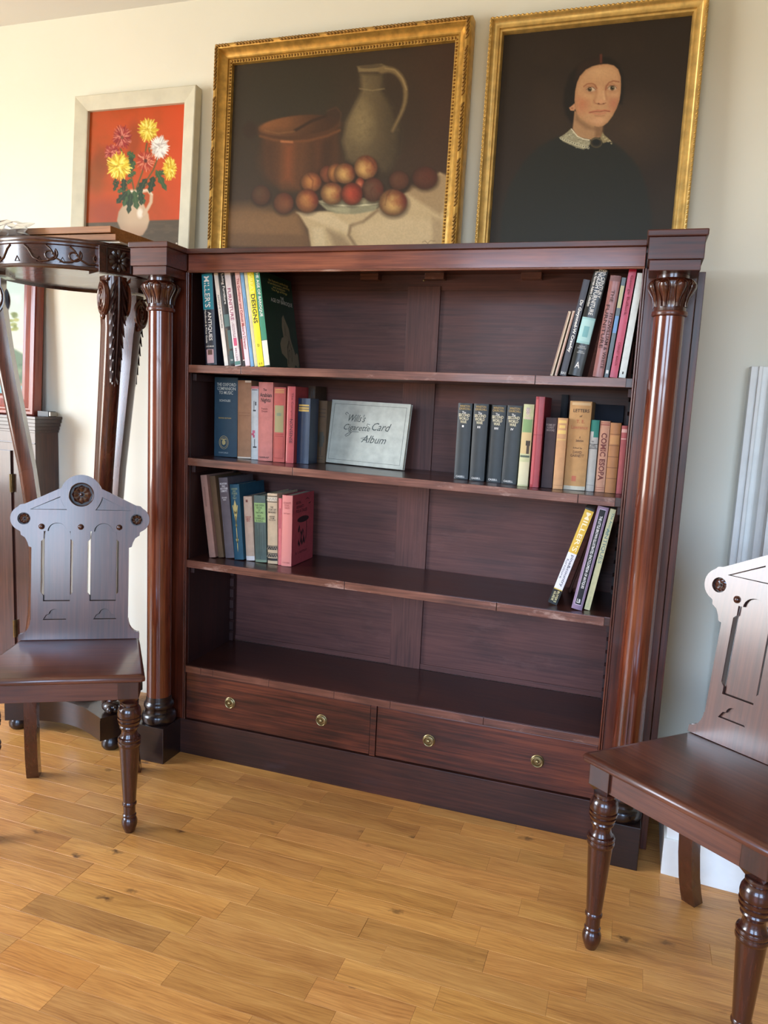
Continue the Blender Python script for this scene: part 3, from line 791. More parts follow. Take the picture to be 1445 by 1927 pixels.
b = book(3, .238, .0345, .226, -2.0, .096, .15, (196, 172, 140), 'beige book with black zigzag bands on its spine on the lower shelf', .75, group=G3,
     bands=[(0, 1, .955, .965, INK), (0, 1, .875, .885, INK), (0, 1, .895, .945, (206, 196, 176)), (0, 1, .045, .08, INK), (0, 1, .145, .155, INK), (0, 1, .255, .262, INK), (0, 1, .095, .14, (70, 62, 56)), (0, 1, .20, .25, (60, 54, 50))],
     texts=[('THE\nSTORY OF\nMANKIND', 'h', .5, .77, .026, .022, (60, 48, 40)), ('HENDRIK\nWILLEM\nVAN LOON', 'h', .5, .65, .024, .016, (60, 48, 40))])
mb = MB()
for zc in (.92, .118, .225):
    pts = [(.0345 * i / 8, -.0044, .226 * (zc + (.018 if i % 2 else -.018))) for i in range(9)]
    mb.tube(pts, .0009, 4)
part('zigzag', mb, ink((210, 196, 168)), b)
book(3, .2755, .011, .214, -1.2, .094, .15, (206, 108, 108), 'very thin pink book beside the red folk tales volume', .7, group=G3, hard=False, bands=[(.3, .7, .55, .85, (160, 70, 76))])
drum = ringpatch(.50, .63, .27, .045, 16)
book(3, .2885, .035, .226, -.6, .090, .165, (170, 70, 78), 'red folk tales book with a black drum drawing on its cover', .6, group=G3,
     bands=[(0, 1, 0, 1, (206, 126, 116))],
     texts=[('ASHANTI\nFOLK-\nTALES', 'h', .5, .86, .026, .022, (150, 70, 66)), ('RATTRAY', 'h', .5, .745, .020, .004, (150, 70, 66)), ('OXFORD', 'h', .5, .05, .024, .004, (150, 70, 66))],
     cover=[('AKAN-', .27, .88, .038, .010, (70, 26, 34)), ('ASHANTI', .34, .82, .056, .010, (70, 26, 34)), ('FOLK-TALES', .42, .76, .084, .010, (70, 26, 34)), ('R. S. RATTRAY', .45, .16, .088, .008, (70, 26, 34))],
     cpatch=[('cover_drawing', [drum, [(.27, .50), (.33, .56), (.36, .52), (.33, .45), (.28, .46)],
              [(.24, .27), (.26, .27), (.30, .36), (.36, .28), (.42, .40), (.48, .29), (.54, .42), (.60, .30), (.58, .26), (.52, .30), (.46, .25), (.40, .31), (.34, .24), (.28, .29)],
              [(.62, .30), (.66, .34), (.68, .50), (.66, .60), (.64, .60), (.66, .48), (.63, .35)], [(.36, .34), (.40, .44), (.46, .36), (.50, .46), (.56, .37), (.54, .44), (.49, .50), (.44, .44), (.39, .50)], [(.56, .90), (.68, .93), (.80, .89), (.68, .915)], [(.72, .84), (.88, .86), (.80, .83)]], (48, 20, 26))])

# ---- upper shelf, right
H1 = 'books at the right of the upper shelf'
book(1, 1.0965, .0062, .170, 11.6, .025, .14, (214, 198, 176), 'thin cream booklet leaning leftmost of the right group on the upper shelf', .7, hard=False, group=H1, name='pamphlet', cat='booklet', bands=[(.1, .4, .02, .98, (160, 120, 100))])
book(1, 1.1075, .0062, .171, 11.4, .025, .14, (206, 186, 170), 'thin buff booklet, second of the right group on the upper shelf', .7, hard=False, group=H1, name='pamphlet', cat='booklet', bands=[(.6, .9, .02, .98, (166, 116, 104))])
book(1, 1.131, .0165, .249, 9.6, .025, .17, (36, 22, 24), 'slim black book with bold white name down its spine', .35, hard=False, group=H1,
     texts=[('Dr Gwynned-W Crawley', 'v', .5, .52, .135, .010, WHT, .03), ('EAS', 'h', .5, .03, .012, .006, WHT)])
book(1, 1.1715, .035, .278, 9.4, .025, .20, (28, 30, 27), 'thick black furniture book with a pale blue picture on its spine', .3, group=H1,
     bands=[(.0, .96, .30, .54, (150, 196, 196), 'spine_picture'), (.05, .9, .32, .52, (172, 212, 210), 'spine_picture'), (.3, .7, .36, .46, (120, 176, 180), 'spine_picture')],
     texts=[('18th CENTURY', 'v', .80, .86, .075, .0085, WHT), ('ENGLISH FURNITURE', 'v', .52, .77, .115, .011, WHT), ('The Norman Adams Collection', 'v', .22, .80, .09, .007, WHT), ('CHRISTOPHER\nCLAXTON STEVENS', 'h', .5, .265, .022, .008, (196, 200, 200)), ('STEWART\nWHITTINGTON', 'h', .5, .22, .020, .007, (196, 200, 200)), ('A', 'h', .5, .10, .012, .016, WHT)])
book(1, 1.2255, .0265, .256, 5.2, .027, .19, (150, 98, 92), 'dusty pink book with brown title on the upper shelf', .3, group=H1,
     bands=[(.02, .98, .945, .995, (126, 92, 92))], texts=[('FURNITURE', 'v', .26, .50, .11, .009, (64, 28, 26)), ('FITZWILLIAM & WHITE', 'v', .72, .36, .14, .008, (64, 28, 26)), ('THE', 'v', .5, .80, .03, .008, (70, 36, 32))])
book(1, 1.2385, .0100, .252, 5.1, .027, .18, (78, 92, 98), 'thin blue-grey picture-spined book on the upper shelf', .35, hard=False, group=H1,
     bands=[(.05, .95, .45, .62, (112, 156, 206), 'spine_picture'), (.05, .95, .70, .92, (186, 186, 150)), (.2, .8, .04, .075, (220, 220, 216))])
book(1, 1.2605, .0185, .272, 5.1, .025, .19, (176, 26, 62), 'bright crimson book on the upper shelf beside the white one', .3, hard=False, group=H1, texts=[('George Bullock', 'v', .5, .76, .10, .009, (120, 10, 36)), ('CABINET MAKER', 'v', .5, .22, .06, .006, (130, 14, 40))])
book(1, 1.281, .0165, .262, 5.0, .025, .19, (206, 212, 208), 'plain white book, rightmost on the upper shelf', .4, hard=False, group=H1, bands=[(.4, .6, .035, .06, INK)])

# ---- middle shelf, right
H2 = 'books at the right of the middle shelf'
vol = {'I': 'first', 'II': 'second', 'III': 'third', 'IV': 'fourth'}
for xb, th, h, lean, y, num in ((.827, .041, .219, 0, .110, 'I'), (.875, .0425, .220, 0, .100, 'II'), (.9225, .0425, .220, .4, .108, 'III'), (1.011, .043, .221, .8, .098, 'IV')):
    x = xb if lean <= 0 or num == 'IV' else xb + th
    book(2, x, th, h, lean, y, .15, (42, 48, 50), 'black war-history hardback numbered %s, %s of the matching set on the middle shelf' % (num, vol[num]), .45, group='matching black war-history volumes',
         texts=[('WINSTON\nCHURCHILL', 'h', .5, .945, .034, .0135, (190, 158, 92)), ('The', 'h', .46, .88, .011, .007, WHT), ('SECOND', 'h', .48, .845, .033, .0085, (220, 210, 176), .02), ('WORLD', 'h', .47, .80, .028, .0085, (220, 210, 176), .02), ('WAR', 'h', .46, .757, .019, .0085, (220, 210, 176), .02), (num, 'h', .44, .70, .003 + .0025 * len(num), .006, WHT, .02), ('CASSELL', 'h', .46, .035, .026, .0055, WHT)])
b = book(2, 1.046, .0285, .227, .6, .074, .15, (196, 196, 150), 'pale green picture-jacketed book next to the black volumes', .7, group=H2,
     bands=[(.05, .95, .66, .82, (128, 158, 104), 'spine_picture'), (.02, .98, .40, .66, (206, 180, 128), 'spine_picture'), (.5, .9, .50, .56, (40, 36, 30), 'spine_picture'), (.6, .85, .40, .56, (76, 60, 44), 'spine_picture'), (.15, .3, .44, .54, (96, 70, 44), 'spine_picture'), (.05, .95, .355, .38, (84, 96, 80), 'spine_picture'), (.02, .98, .02, .30, (216, 206, 168)), (.3, .6, .88, .96, (170, 160, 150))],
     texts=[('OUT\nOF\nPARK', 'h', .5, .88, .018, .030, (220, 190, 180))])
book(2, 1.052, .024, .249, 0, .071, .17, (160, 52, 58), 'tall thin red cloth book on the middle shelf', .35, group=H2, bands=[(.05, .3, .03, .97, (188, 86, 88)), (0, 1, .58, .585, (120, 34, 40))])
book(2, 1.081, .030, .194, .0, .092, .15, (72, 58, 60), 'short dark brown poetry book beside the tall red one', .7, group=H2, texts=[('POEMS BY\nRUPERT\nBROOKE', 'h', .48, .86, .024, .020, (170, 156, 150))])
book(2, 1.114, .0265, .195, .0, .082, .14, (200, 150, 104), 'short tan book with gilt title on the middle shelf', .65, group=H2, bands=[(.05, .95, .70, .708, (226, 190, 110)), (.05, .95, .685, .689, (226, 190, 110)), (.03, .97, .05, .056, (170, 120, 80)), (.1, .9, .93, .97, (226, 190, 110)), (.2, .8, .86, .90, (226, 190, 110)), (.1, .9, .78, .83, (226, 190, 110))])
book(2, 1.1415, .058, .243, .0, .100, .17, (196, 150, 98), 'thick buff letters volume in a torn paper jacket on the middle shelf', .8, group=H2,
     bands=[(0, 1, 0, .045, (206, 200, 180)), (.1, .95, .955, .985, (212, 178, 130)), (.35, .55, .10, .16, (190, 104, 74))],
     texts=[('LETTERS', 'h', .55, .895, .042, .009, (60, 38, 24)), ('of', 'h', .55, .835, .007, .006, (60, 38, 24)), ('T. E.', 'h', .55, .775, .022, .009, (180, 96, 60)), ('Lawrence', 'h', .52, .71, .044, .010, (190, 112, 76)), ('A\nSelection', 'h', .58, .58, .020, .016, (90, 60, 40)), ('Edited by', 'h', .52, .475, .024, .006, (90, 60, 40)), ('DAVID\nGARNETT', 'h', .52, .41, .036, .017, (90, 60, 40))])
book(2, 1.2015, .0215, .195, .0, .104, .14, (176, 172, 164), 'slim pale grey book with a torn green jacket corner', .7, group=H2,
     bands=[(0, 1, .84, 1, (34, 118, 102), 'torn_jacket'), (.4, 1, .76, .84, (34, 118, 102), 'torn_jacket'), (0, 1, .66, .668, (60, 58, 56)), (0, 1, .60, .608, (60, 58, 56)), (.05, .95, .085, .089, (90, 88, 86))],
     texts=[('JAMES\nSUTTER', 'h', .5, .635, .016, .009, (80, 76, 74)), ('BY', 'h', .4, .70, .006, .004, (80, 76, 74))])
book(2, 1.2255, .0255, .194, .0, .108, .14, (190, 138, 110), 'short salmon book with a brown ornamental COMIC title on its spine', .65, group=H2,
     bands=[(.03, .97, .94, .955, (150, 74, 60)), (.03, .97, .97, .98, (150, 74, 60)), (.03, .97, .03, .036, (150, 74, 60)), (.03, .97, .06, .066, (150, 74, 60)), (.08, .12, .1, .9, (226, 180, 150)), (.88, .92, .1, .9, (226, 180, 150))],
     texts=[('COMIC ESOPA', 'v', .5, .50, .130, .015, (110, 52, 44), .03)])
book(2, 1.2525, .0275, .191, .0, .106, .14, (168, 112, 64), 'short tan leather book with raised bands on its spine', .5, group=H2,
     bands=[(0, 1, .835, .842, (100, 58, 30)), (0, 1, .675, .682, (100, 58, 30)), (0, 1, .515, .522, (100, 58, 30)), (0, 1, .36, .367, (100, 58, 30)), (0, 1, .205, .212, (100, 58, 30)), (.1, .9, .70, .82, (190, 136, 82), 'spine_label')],)
book(2, 1.2815, .0155, .185, .0, .108, .14, (178, 92, 92), 'slim dusty-pink book, rightmost on the middle shelf', .65, group=H2, bands=[(.05, .95, .90, .95, (226, 180, 170)), (.05, .95, .80, .815, (226, 180, 170))])
book(2, 1.100, .020, .262, .0, .276, .022, (22, 24, 34), 'tall dark navy book standing behind the tan spines on the middle shelf', .6, group=H2)
b = thing('book', 'wide dark blue book lying flat-faced against the back behind the short right-hand books', 'book', (1.130, .274, shelf_z(2, 1.2) + .004), (R(-2), 0, 0), H2)
part('cover', MB().box(0, .150, 0, .003, 0, .236).box(0, .150, .017, .020, 0, .236).box(0, .003, .003, .017, 0, .236), cloth((24, 28, 44), .7), b, None, .0008)
part('pages', MB().box(.004, .146, .0033, .0167, .004, .232), M_PAGES, b)

# ---- lower shelf, right
H3 = 'books leaning at the right of the lower shelf'
book(3, 1.153, .0255, .286, 16.2, .060, .165, (24, 24, 22), 'yellow and white price guide with a black foot leaning furthest left of the last group', .35, hard=False, group=H3,
     bands=[(.03, .97, .54, .985, (218, 178, 62)), (.03, .97, .16, .54, (226, 224, 226)), (.03, .97, .15, .16, (206, 176, 70))],
     texts=[("MILLER'S", 'v', .55, .76, .115, .013, (246, 232, 190)), ('pine&country', 'v', .62, .355, .095, .010, (90, 90, 96)), ('furniture', 'v', .28, .37, .06, .007, (130, 128, 132)), ('BUYER\'S', 'v', .66, .08, .034, .0065, (226, 214, 160)), ('GUIDE', 'v', .32, .08, .028, .0065, (226, 214, 160))])
book(3, 1.176, .009, .225, 15.5, .232, .065, (120, 72, 60), 'thin brown booklet set back behind the yellow price guide', .7, hard=False, group=H3, name='pamphlet', cat='booklet', bands=[(.4, .6, .02, .98, (176, 130, 110))])
book(3, 1.1925, .008, .222, 14.0, .245, .050, (146, 90, 76), 'thin reddish booklet set back against the lilac book', .7, hard=False, group=H3, name='pamphlet', cat='booklet', bands=[(.4, .6, .02, .98, (190, 140, 120))])
book(3, 1.2225, .0288, .292, 9.3, .040, .185, (140, 116, 140), 'tall lilac marbled book with a black title strip on its spine', .35, group=H3,
     bands=[(.20, .82, .045, .975, (206, 190, 206), 'spine_label'), (.23, .79, .05, .97, (16, 16, 20), 'spine_label')],
     texts=[('THE LITTLE BROWN ILLUSTRATED ENCYCLOPEDIA OF ANTIQUES', 'v', .5, .56, .205, .0085, WHT), ('LB', 'h', .5, .085, .009, .011, WHT)])
book(3, 1.2425, .0150, .287, 9.1, .054, .20, (224, 214, 160), 'tall cream book with green title, rightmost on the lower shelf', .45, hard=False, group=H3,
     texts=[('The Antique', 'v', .6, .86, .06, .008, (110, 150, 140)), ('ANTIQUES', 'v', .5, .64, .10, .011, (130, 150, 140)), ('Hamlyn', 'v', .5, .08, .03, .006, (196, 196, 150))])
# ------------------------------------------------------------------ hall chairs
def arc(cx, cz, r, a0, a1, n):
    return [(cx + r * math.cos(R(a0 + (a1 - a0) * i / n)), cz + r * math.sin(R(a0 + (a1 - a0) * i / n))) for i in range(n + 1)]
def mir(pts): return [(-x, z) for x, z in reversed(pts)]
# right half of the outline from bottom centre up to the crown
rh = [(.0, .0), (.166, .0), (.166, .016)]
rh += [(.1665 - .0315 * math.sin(t), .016 + .041 * (1 - math.cos(t)) + .0) for t in [PI / 2 * i / 6 for i in range(1, 7)]]
rh += [(.1335, .057), (.1335, .268), (.141, .2705), (.1445, .283), (.151, .296), (.1625, .304), (.1635, .313)]
rh += arc(.1535, .351, .0375, -68, 62, 12)
rh += [(.1645, .391), (.152, .393), (.056, .440)]
rh += arc(0, .422, .0575, 19, 90, 8)[0:-1]
OUT = rh + [(0, .4795)] + mir(rh[1:])
# round-headed opening (right one), narrower at head and foot
def opening(cx):
    p = [(.0365, .112), (.0365, .129), (.0435, .138), (.0435, .286), (.0365, .293), (.0365, .315), (.026, .315)]
    p += [(.026 * math.cos(t), .315 + .0245 * math.sin(t)) for t in [PI * i / 12 for i in range(1, 12)]]
    p += [(-x, z) for x, z in reversed(p[:7])]
    return [(cx + x, z) for x, z in p]
def trefoil(cx):
    p = [(.032, .058), (.024, .072), (.019, .074), (.016, .075)] + [(.0155 * math.cos(t), .0755 + .0135 * math.sin(t)) for t in [PI * i / 8 for i in range(1, 8)]] + [(-.016, .075), (-.019, .074), (-.024, .072), (-.032, .058)]
    return [(cx + x, z) for x, z in p]
tri = [(.040, .377), (.139, .377), (.057, .4155)] + arc(0, .422, .0575, -8, -45, 5)[0:4]
tri = [(.139, .377), (.0575, .4155), (.0555, .407), (.052, .3985), (.047, .389), (.039, .377)]
def circ(cx, cz, r, n=20): return [(cx + r * math.cos(2 * PI * i / n), cz + r * math.sin(2 * PI * i / n)) for i in range(n)]
FRONT_HOLES = [opening(-.0645), opening(.0605 + .002), trefoil(-.069), trefoil(.069), tri, mir(tri), circ(0, .422, .0335, 28), circ(-.1545, .3505, .0175), circ(.1545, .3505, .0175)]
def rosette(mb, cx, cz, r, n=8, y=.006):
    for k in range(n):
        a = 2 * PI * k / n + PI / 2
        M = Matrix.Translation((cx, y, cz)) @ Matrix.Rotation(-a, 4, 'Y')
        # petal along +x, ridge raised towards the viewer (-y)
        w = r * .38
        v = [(r * .16, 0, 0), (r * .55, .0, w), (r * .80, 0, w * .92), (r * .98, 0, 0), (r * .80, 0, -w * .92), (r * .55, 0, -w), (r * .62, -r * .17, 0)]
        mb.add(v, [(0, 1, 6), (1, 2, 6), (2, 3, 6), (3, 4, 6), (4, 5, 6), (5, 0, 6)], M)
    mb.ellipsoid((cx, y - r * .14, cz), r * .16, r * .16, r * .16, 10, 6)

def hall_chair_meshes():
    D = {}
    # front layer
    mb = MB(); mb.plate(OUT, FRONT_HOLES, -.004, .003)
    D['splat'] = mb.mesh('splat', None, .0012)
    # backing layer: only the long slots go right through
    slots = [[(cx + .0445, .1), (cx + .0445, .33), (cx - .0445, .33), (cx - .0445, .1)] for cx in (-.0645, .0625)]
    inset = []
    for x, z in OUT:
        inset.append((x * .985, z * .99 + .002))
    mb = MB(); mb.plate(inset, slots, .0032, .018)
    D['backing'] = mb.mesh('backing', None, None)
    for i, cx in enumerate((-.0645, .0625)):
        mb = MB()
        p = [(.0362, .100), (.0362, .300)] + [(.0362 * math.cos(t), .300 + .042 * math.sin(t)) for t in [PI * k / 12 for k in range(1, 12)]] + [(-.0362, .300), (-.0362, .100)]
        mb.plate([(cx + x, z) for x, z in p], [], .0036, .014)
        D['panel%d' % i] = mb.mesh('arch_panel', None, .001)
    mb = MB(); rosette(mb, 0, .422, .029, 8, .003)
    D['ros0'] = mb.mesh('rosette', None)
    mb = MB()
    mb.tube([(.0335 * math.cos(t), -.0045, .422 + .0335 * math.sin(t)) for t in [2 * PI * i / 40 for i in range(40)]], .0017, 6, None, True)
    D['ring'] = mb.mesh('rosette_ring', 60)
    for i, cx in enumerate((-.1545, .1545)):
        mb = MB(); rosette(mb, cx, .3505, .0165, 8, .003)
        D['ros%d' % (i + 1)] = mb.mesh('rosette', None)
    for i, cx in enumerate((-.1065, 0, .1065)):
        mb = MB(); mb.lathe([(.0085, 0), (.0085, .001), (.0068, .0016), (.0062, .004), (.004, .0062), (0, .007)], 16, Matrix.Translation((cx, -.004, .328)) @ Matrix.Rotation(PI / 2, 4, 'X'))
        D['boss%d' % i] = mb.mesh('boss', 40)
    # thin dark tubes along the recess edges, dark discs behind the rosettes
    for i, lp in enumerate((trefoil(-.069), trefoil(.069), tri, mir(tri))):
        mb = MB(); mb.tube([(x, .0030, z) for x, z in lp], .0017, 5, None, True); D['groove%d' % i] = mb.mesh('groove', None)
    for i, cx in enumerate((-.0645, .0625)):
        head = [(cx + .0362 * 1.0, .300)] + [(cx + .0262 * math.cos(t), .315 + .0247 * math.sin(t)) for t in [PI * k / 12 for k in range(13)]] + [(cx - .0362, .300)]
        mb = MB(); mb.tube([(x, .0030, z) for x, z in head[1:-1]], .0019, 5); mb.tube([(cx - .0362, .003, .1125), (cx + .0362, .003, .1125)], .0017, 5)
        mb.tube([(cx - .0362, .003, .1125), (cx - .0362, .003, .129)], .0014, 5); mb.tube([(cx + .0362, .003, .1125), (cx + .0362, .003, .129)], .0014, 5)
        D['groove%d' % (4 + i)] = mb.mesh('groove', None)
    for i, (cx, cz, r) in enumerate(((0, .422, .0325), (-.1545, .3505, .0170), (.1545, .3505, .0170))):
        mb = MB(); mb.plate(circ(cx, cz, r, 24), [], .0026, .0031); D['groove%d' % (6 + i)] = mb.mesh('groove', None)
    # seat with a rounded edge
    def seat_loop(g, z):
        return [(-.215 + g, 0 + g, z), (-.207 + g, -.006 + g, z), (.207 - g, -.006 + g, z), (.215 - g, 0 + g, z), (.213 - g, .012, z), (.163 - g, .335 - g, z), (-.163 + g, .335 - g, z), (-.213 + g, .012, z)]
    mb = MB()
    lv = [(.006, .430), (.001, .433), (0, .437), (0, .441), (.002, .446), (.005, .4485), (.009, .450)]
    n = 8; vs = []; fs = []
    for g, z in lv: vs += seat_loop(g, z)
    for i in range(len(lv) - 1):
        for k in range(n): fs.append((i * n + k, i * n + (k + 1) % n, (i + 1) * n + (k + 1) % n, (i + 1) * n + k))
    fs.append(tuple(reversed(range(n)))); fs.append(tuple((len(lv) - 1) * n + k for k in range(n)))
    mb.add(vs, fs); D['seat'] = mb.mesh('seat', 35)
    D['frail'] = MB().box(-.150, .150, .010, .030, .380, .430).mesh('front_rail', None, .001)
    D['brail'] = MB().box(-.125, .125, .300, .318, .385, .430).mesh('back_rail', None, .001)
    for s_, nm in ((-1, 'rl'), (1, 'rr')):
        mb = MB()
        a = Vector((s_ * .185, .050, 0)); b_ = Vector((s_ * .146, .300, 0)); u = Vector((s_ * .018, .003, 0))
        v = []
        for z in (.385, .430):
            for p in (a, b_, b_ - u, a - u): v.append((p.x, p.y, z))
        mb.add(v, [(0, 1, 2, 3), (4, 7, 6, 5), (0, 4, 5, 1), (1, 5, 6, 2), (2, 6, 7, 3), (3, 7, 4, 0)])
        D[nm] = mb.mesh('side_rail', None, .001)
    # front turned leg (origin at floor under its axis)
    mb = MB()
    mb.lathe([(.0, .0), (.0125, .0), (.014, .004), (.018, .014), (.0205, .024), (.0205, .033), (.0175, .041), (.0155, .0435), (.0175, .046), (.0178, .050), (.0155, .0535), (.0158, .076), (.0185, .079), (.0190, .082), (.0185, .085), (.0168, .088),
              (.0262, .246), (.0285, .249), (.0295, .2535), (.0285, .258), (.027, .2595), (.0292, .2625), (.0295, .266), (.028, .2700), (.024, .2725), (.0205, .280), (.0195, .287), (.0212, .294), (.0245, .2975), (.0255, .3005), (.0245, .3035), (.0238, .3045),
              (.0268, .308), (.0292, .3150), (.0268, .3165), (.0298, .321), (.0302, .326), (.0278, .3275), (.0298, .332), (.0302, .339), (.0285, .349), (.0245, .3560), (.0215, .3585), (.0238, .3615), (.0238, .3655), (.0222, .3675), (.0245, .371), (.0, .3715)], 28)
    D['fleg'] = mb.mesh('leg', 32)
    mb = MB()
    q = .026; c = .017
    v = [(-c, -c, .370), (c, -c, .370), (c, c, .370), (-c, c, .370), (-q, -q, .384), (q, -q, .384), (q, q, .384), (-q, q, .384), (-q, -q, .4298), (q, -q, .4298), (q, q, .4298), (-q, q, .4298)]
    mb.add(v, [(0, 3, 2, 1), (8, 9, 10, 11)] + [(i, (i + 1) % 4, 4 + (i + 1) % 4, 4 + i) for i in range(4)] + [(4 + i, 4 + (i + 1) % 4, 8 + (i + 1) % 4, 8 + i) for i in range(4)])
    D['fblock'] = mb.mesh('leg_block', None, .0012)
    # rear sabre leg
    for s_, nm in ((-1, 'blegl'), (1, 'blegr')):
        prof = [(.430, .300, .132), (.36, .301, .133), (.29, .304, .134), (.22, .310, .136), (.15, .322, .139), (.08, .341, .143), (.03, .360, .146), (.0, .374, .148)]
        mb = MB(); vs = []; fs = []; hw = .0175
        for z, y, x in prof:
            for dx, dy in ((-hw, -hw), (hw, -hw), (hw, hw), (-hw, hw)): vs.append((s_ * x + dx, y + dy, z))
        for i in range(len(prof) - 1):
            for k in range(4): fs.append((i * 4 + k, i * 4 + (k + 1) % 4, i * 4 + 4 + (k + 1) % 4, i * 4 + 4 + k))
        fs += [(0, 1, 2, 3), tuple(len(vs) - 4 + k for k in range(4))]
        mb.add(vs, fs); D[nm] = mb.mesh('leg', 25, None)
    return D
M_GROOVE = plain('dark_recess_brown', C(26, 15, 12), .45)
HC = hall_chair_meshes()
for k, m_ in HC.items():
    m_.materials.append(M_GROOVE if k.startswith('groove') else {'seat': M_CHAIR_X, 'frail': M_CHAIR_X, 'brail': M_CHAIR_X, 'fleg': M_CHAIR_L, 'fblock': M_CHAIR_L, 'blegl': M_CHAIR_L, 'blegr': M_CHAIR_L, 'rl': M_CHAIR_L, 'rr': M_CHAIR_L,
                         'ros0': M_CHAIR_L, 'ros1': M_CHAIR_L, 'ros2': M_CHAIR_L, 'boss0': M_CHAIR_L, 'boss1': M_CHAIR_L, 'boss2': M_CHAIR_L, 'ring': M_CHAIR_L}.get(k, M_CHAIR_Z))
def hall_chair(label, loc, rz):
    t = thing('hall_chair', label, 'chair', loc, (0, 0, rz), 'pair of carved hall chairs')
    obj('seat', HC['seat'], None, t)
    obj('front_rail', HC['frail'], None, t); obj('back_rail', HC['brail'], None, t)
    obj('side_rail', HC['rl'], None, t); obj('side_rail', HC['rr'], None, t)
    for s_ in (-1, 1):
        lg = obj('leg', HC['fleg'], None, t, (s_ * .172, .030, 0)); obj('leg_block', HC['fblock'], None, lg)
    obj('leg', HC['blegl'], None, t); obj('leg', HC['blegr'], None, t)
    b = obj('backrest', HC['splat'], None, t, (0, .308, .4502), (R(-7), 0, 0))
    obj('backing', HC['backing'], None, b)
    for k in ('panel0', 'panel1'): obj('arch_panel', HC[k], None, b)
    for k in ('ros0', 'ros1', 'ros2'): obj('rosette', HC[k], None, b)
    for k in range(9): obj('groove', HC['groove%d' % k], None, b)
    obj('rosette_ring', HC['ring'], None, b)
    for k in ('boss0', 'boss1', 'boss2'): obj('boss', HC[k], None, b)
    return t
hall_chair('carved mahogany hall chair with arched back standing in front of the tall stand', (-.012, -.5625, 0), R(30))
hall_chair('carved mahogany hall chair half out of view before the white column', (1.447, -.564, 0), R(-37))
# ------------------------------------------------------------------ tall carved tripod stand
SX, SY = -.431, .045
ST = thing('carved_stand', 'tall round carved mahogany stand on three scrolled legs left of the bookcase', 'stand', (SX, SY, 0))
def spart(name, mb, mat=None, smooth=None, bevel=None, parent=None): return part(name, mb, mat or M_STAND, parent or ST, smooth, bevel)
RT = .272
spart('top', MB().lathe([(0, 1.588), (RT + .004, 1.588), (RT + .007, 1.592), (RT + .007, 1.598), (RT + .005, 1.602), (0, 1.602)], 72), None, 40)
ap = MB().lathe([(0, 1.524), (RT - .004, 1.524), (RT + .003, 1.515), (RT + .006, 1.519), (RT + .004, 1.525), (RT, 1.527), (RT, 1.580), (RT + .004, 1.583), (RT + .004, 1.588), (0, 1.588)], 72)
A_ = spart('apron', ap, None, 40)
def onring(a, z, e=0.0):
    return ((RT + e) * math.cos(a), (RT + e) * math.sin(a), z)
def wave(a0, d):
    """one running scroll of the carved apron, d = +1 or -1 direction"""
    mb = MB(); w = .13 * d
    zc = 1.556
    pts = []
    for i in range(22):          # spiral
        t = i / 21
        th_ = PI * .5 + 2.2 * PI * t * 1.15
        r = .024 * (1 - .74 * t)
        pts.append((w * .50 + d * r * math.cos(-th_ + PI) * 1.0, zc + r * math.sin(th_) * .9 - .002))
    lead = [(w * -.10, zc + .023), (w * .0, zc + .012), (w * .12, zc - .012), (w * .28, zc - .023), (w * .46, zc - .020), (w * .60, zc - .008)]
    mb.tube([onring(a0 + x / RT, z, .0005) for x, z in lead + [(w * .62, zc + .008)] + [(x, z) for x, z in pts[2:]]], .0030, 6)
    return mb
for a0, d in ((-150, 1), (-128, 1), (-107, 1), (-74, -1), (-53, -1)):
    pass
for k in range(3):
    base = -90 + 120 * k
    for off, d in ((-8, -1), (-22, -1), (-36, -1), (8, 1), (22, 1), (36, 1)):
        spart('scroll_carving', wave(R(base + off), d), None, 60, None, A_)
    for off in (-29, -15, 0, 15, 29):
        a = R(base + off); mb = MB()
        p = [onring(a - .030, 1.533, .0006), onring(a + .030, 1.533, .0006), onring(a, 1.547, .0006)]
        mb.tube(p, .0016, 5, None, True)
        spart('triangle_carving', mb, None, 60, None, A_)
legpath = [(.262, 1.508), (.262, 1.47), (.258, 1.42), (.250, 1.36), (.238, 1.27), (.220, 1.16), (.198, 1.03), (.176, .90), (.160, .77), (.152, .64), (.152, .52), (.160, .40), (.176, .29), (.198, .20), (.214, .150)]
def leg_mesh():
    mb = MB(); vs = []; fs = []
    n = len(legpath)
    for i, (r, z) in enumerate(legpath):
        t = i / (n - 1)
        w = .030 - .010 * t + (.004 if i < 3 else 0); d = .026 - .008 * t
        a = legpath[max(0, i - 1)]; b2 = legpath[min(n - 1, i + 1)]
        tx, tz = b2[0] - a[0], b2[1] - a[1]; L = math.hypot(tx, tz); nx, nz = -tz / L, tx / L     # outward normal in the r-z plane
        for uu, vv in ((-w * .8, d), (0, d * 1.35), (w * .8, d), (w, d * .5), (w, -d), (-w, -d), (-w, d * .5)):
            vs.append((r + nx * vv, uu, z + nz * vv))
    m = 7
    for i in range(n - 1):
        for k in range(m): fs.append((i * m + k, i * m + (k + 1) % m, (i + 1) * m + (k + 1) % m, (i + 1) * m + k))
    fs += [tuple(range(m)), tuple(len(vs) - m + k for k in range(m))]
    mb.add(vs, fs)
    return mb
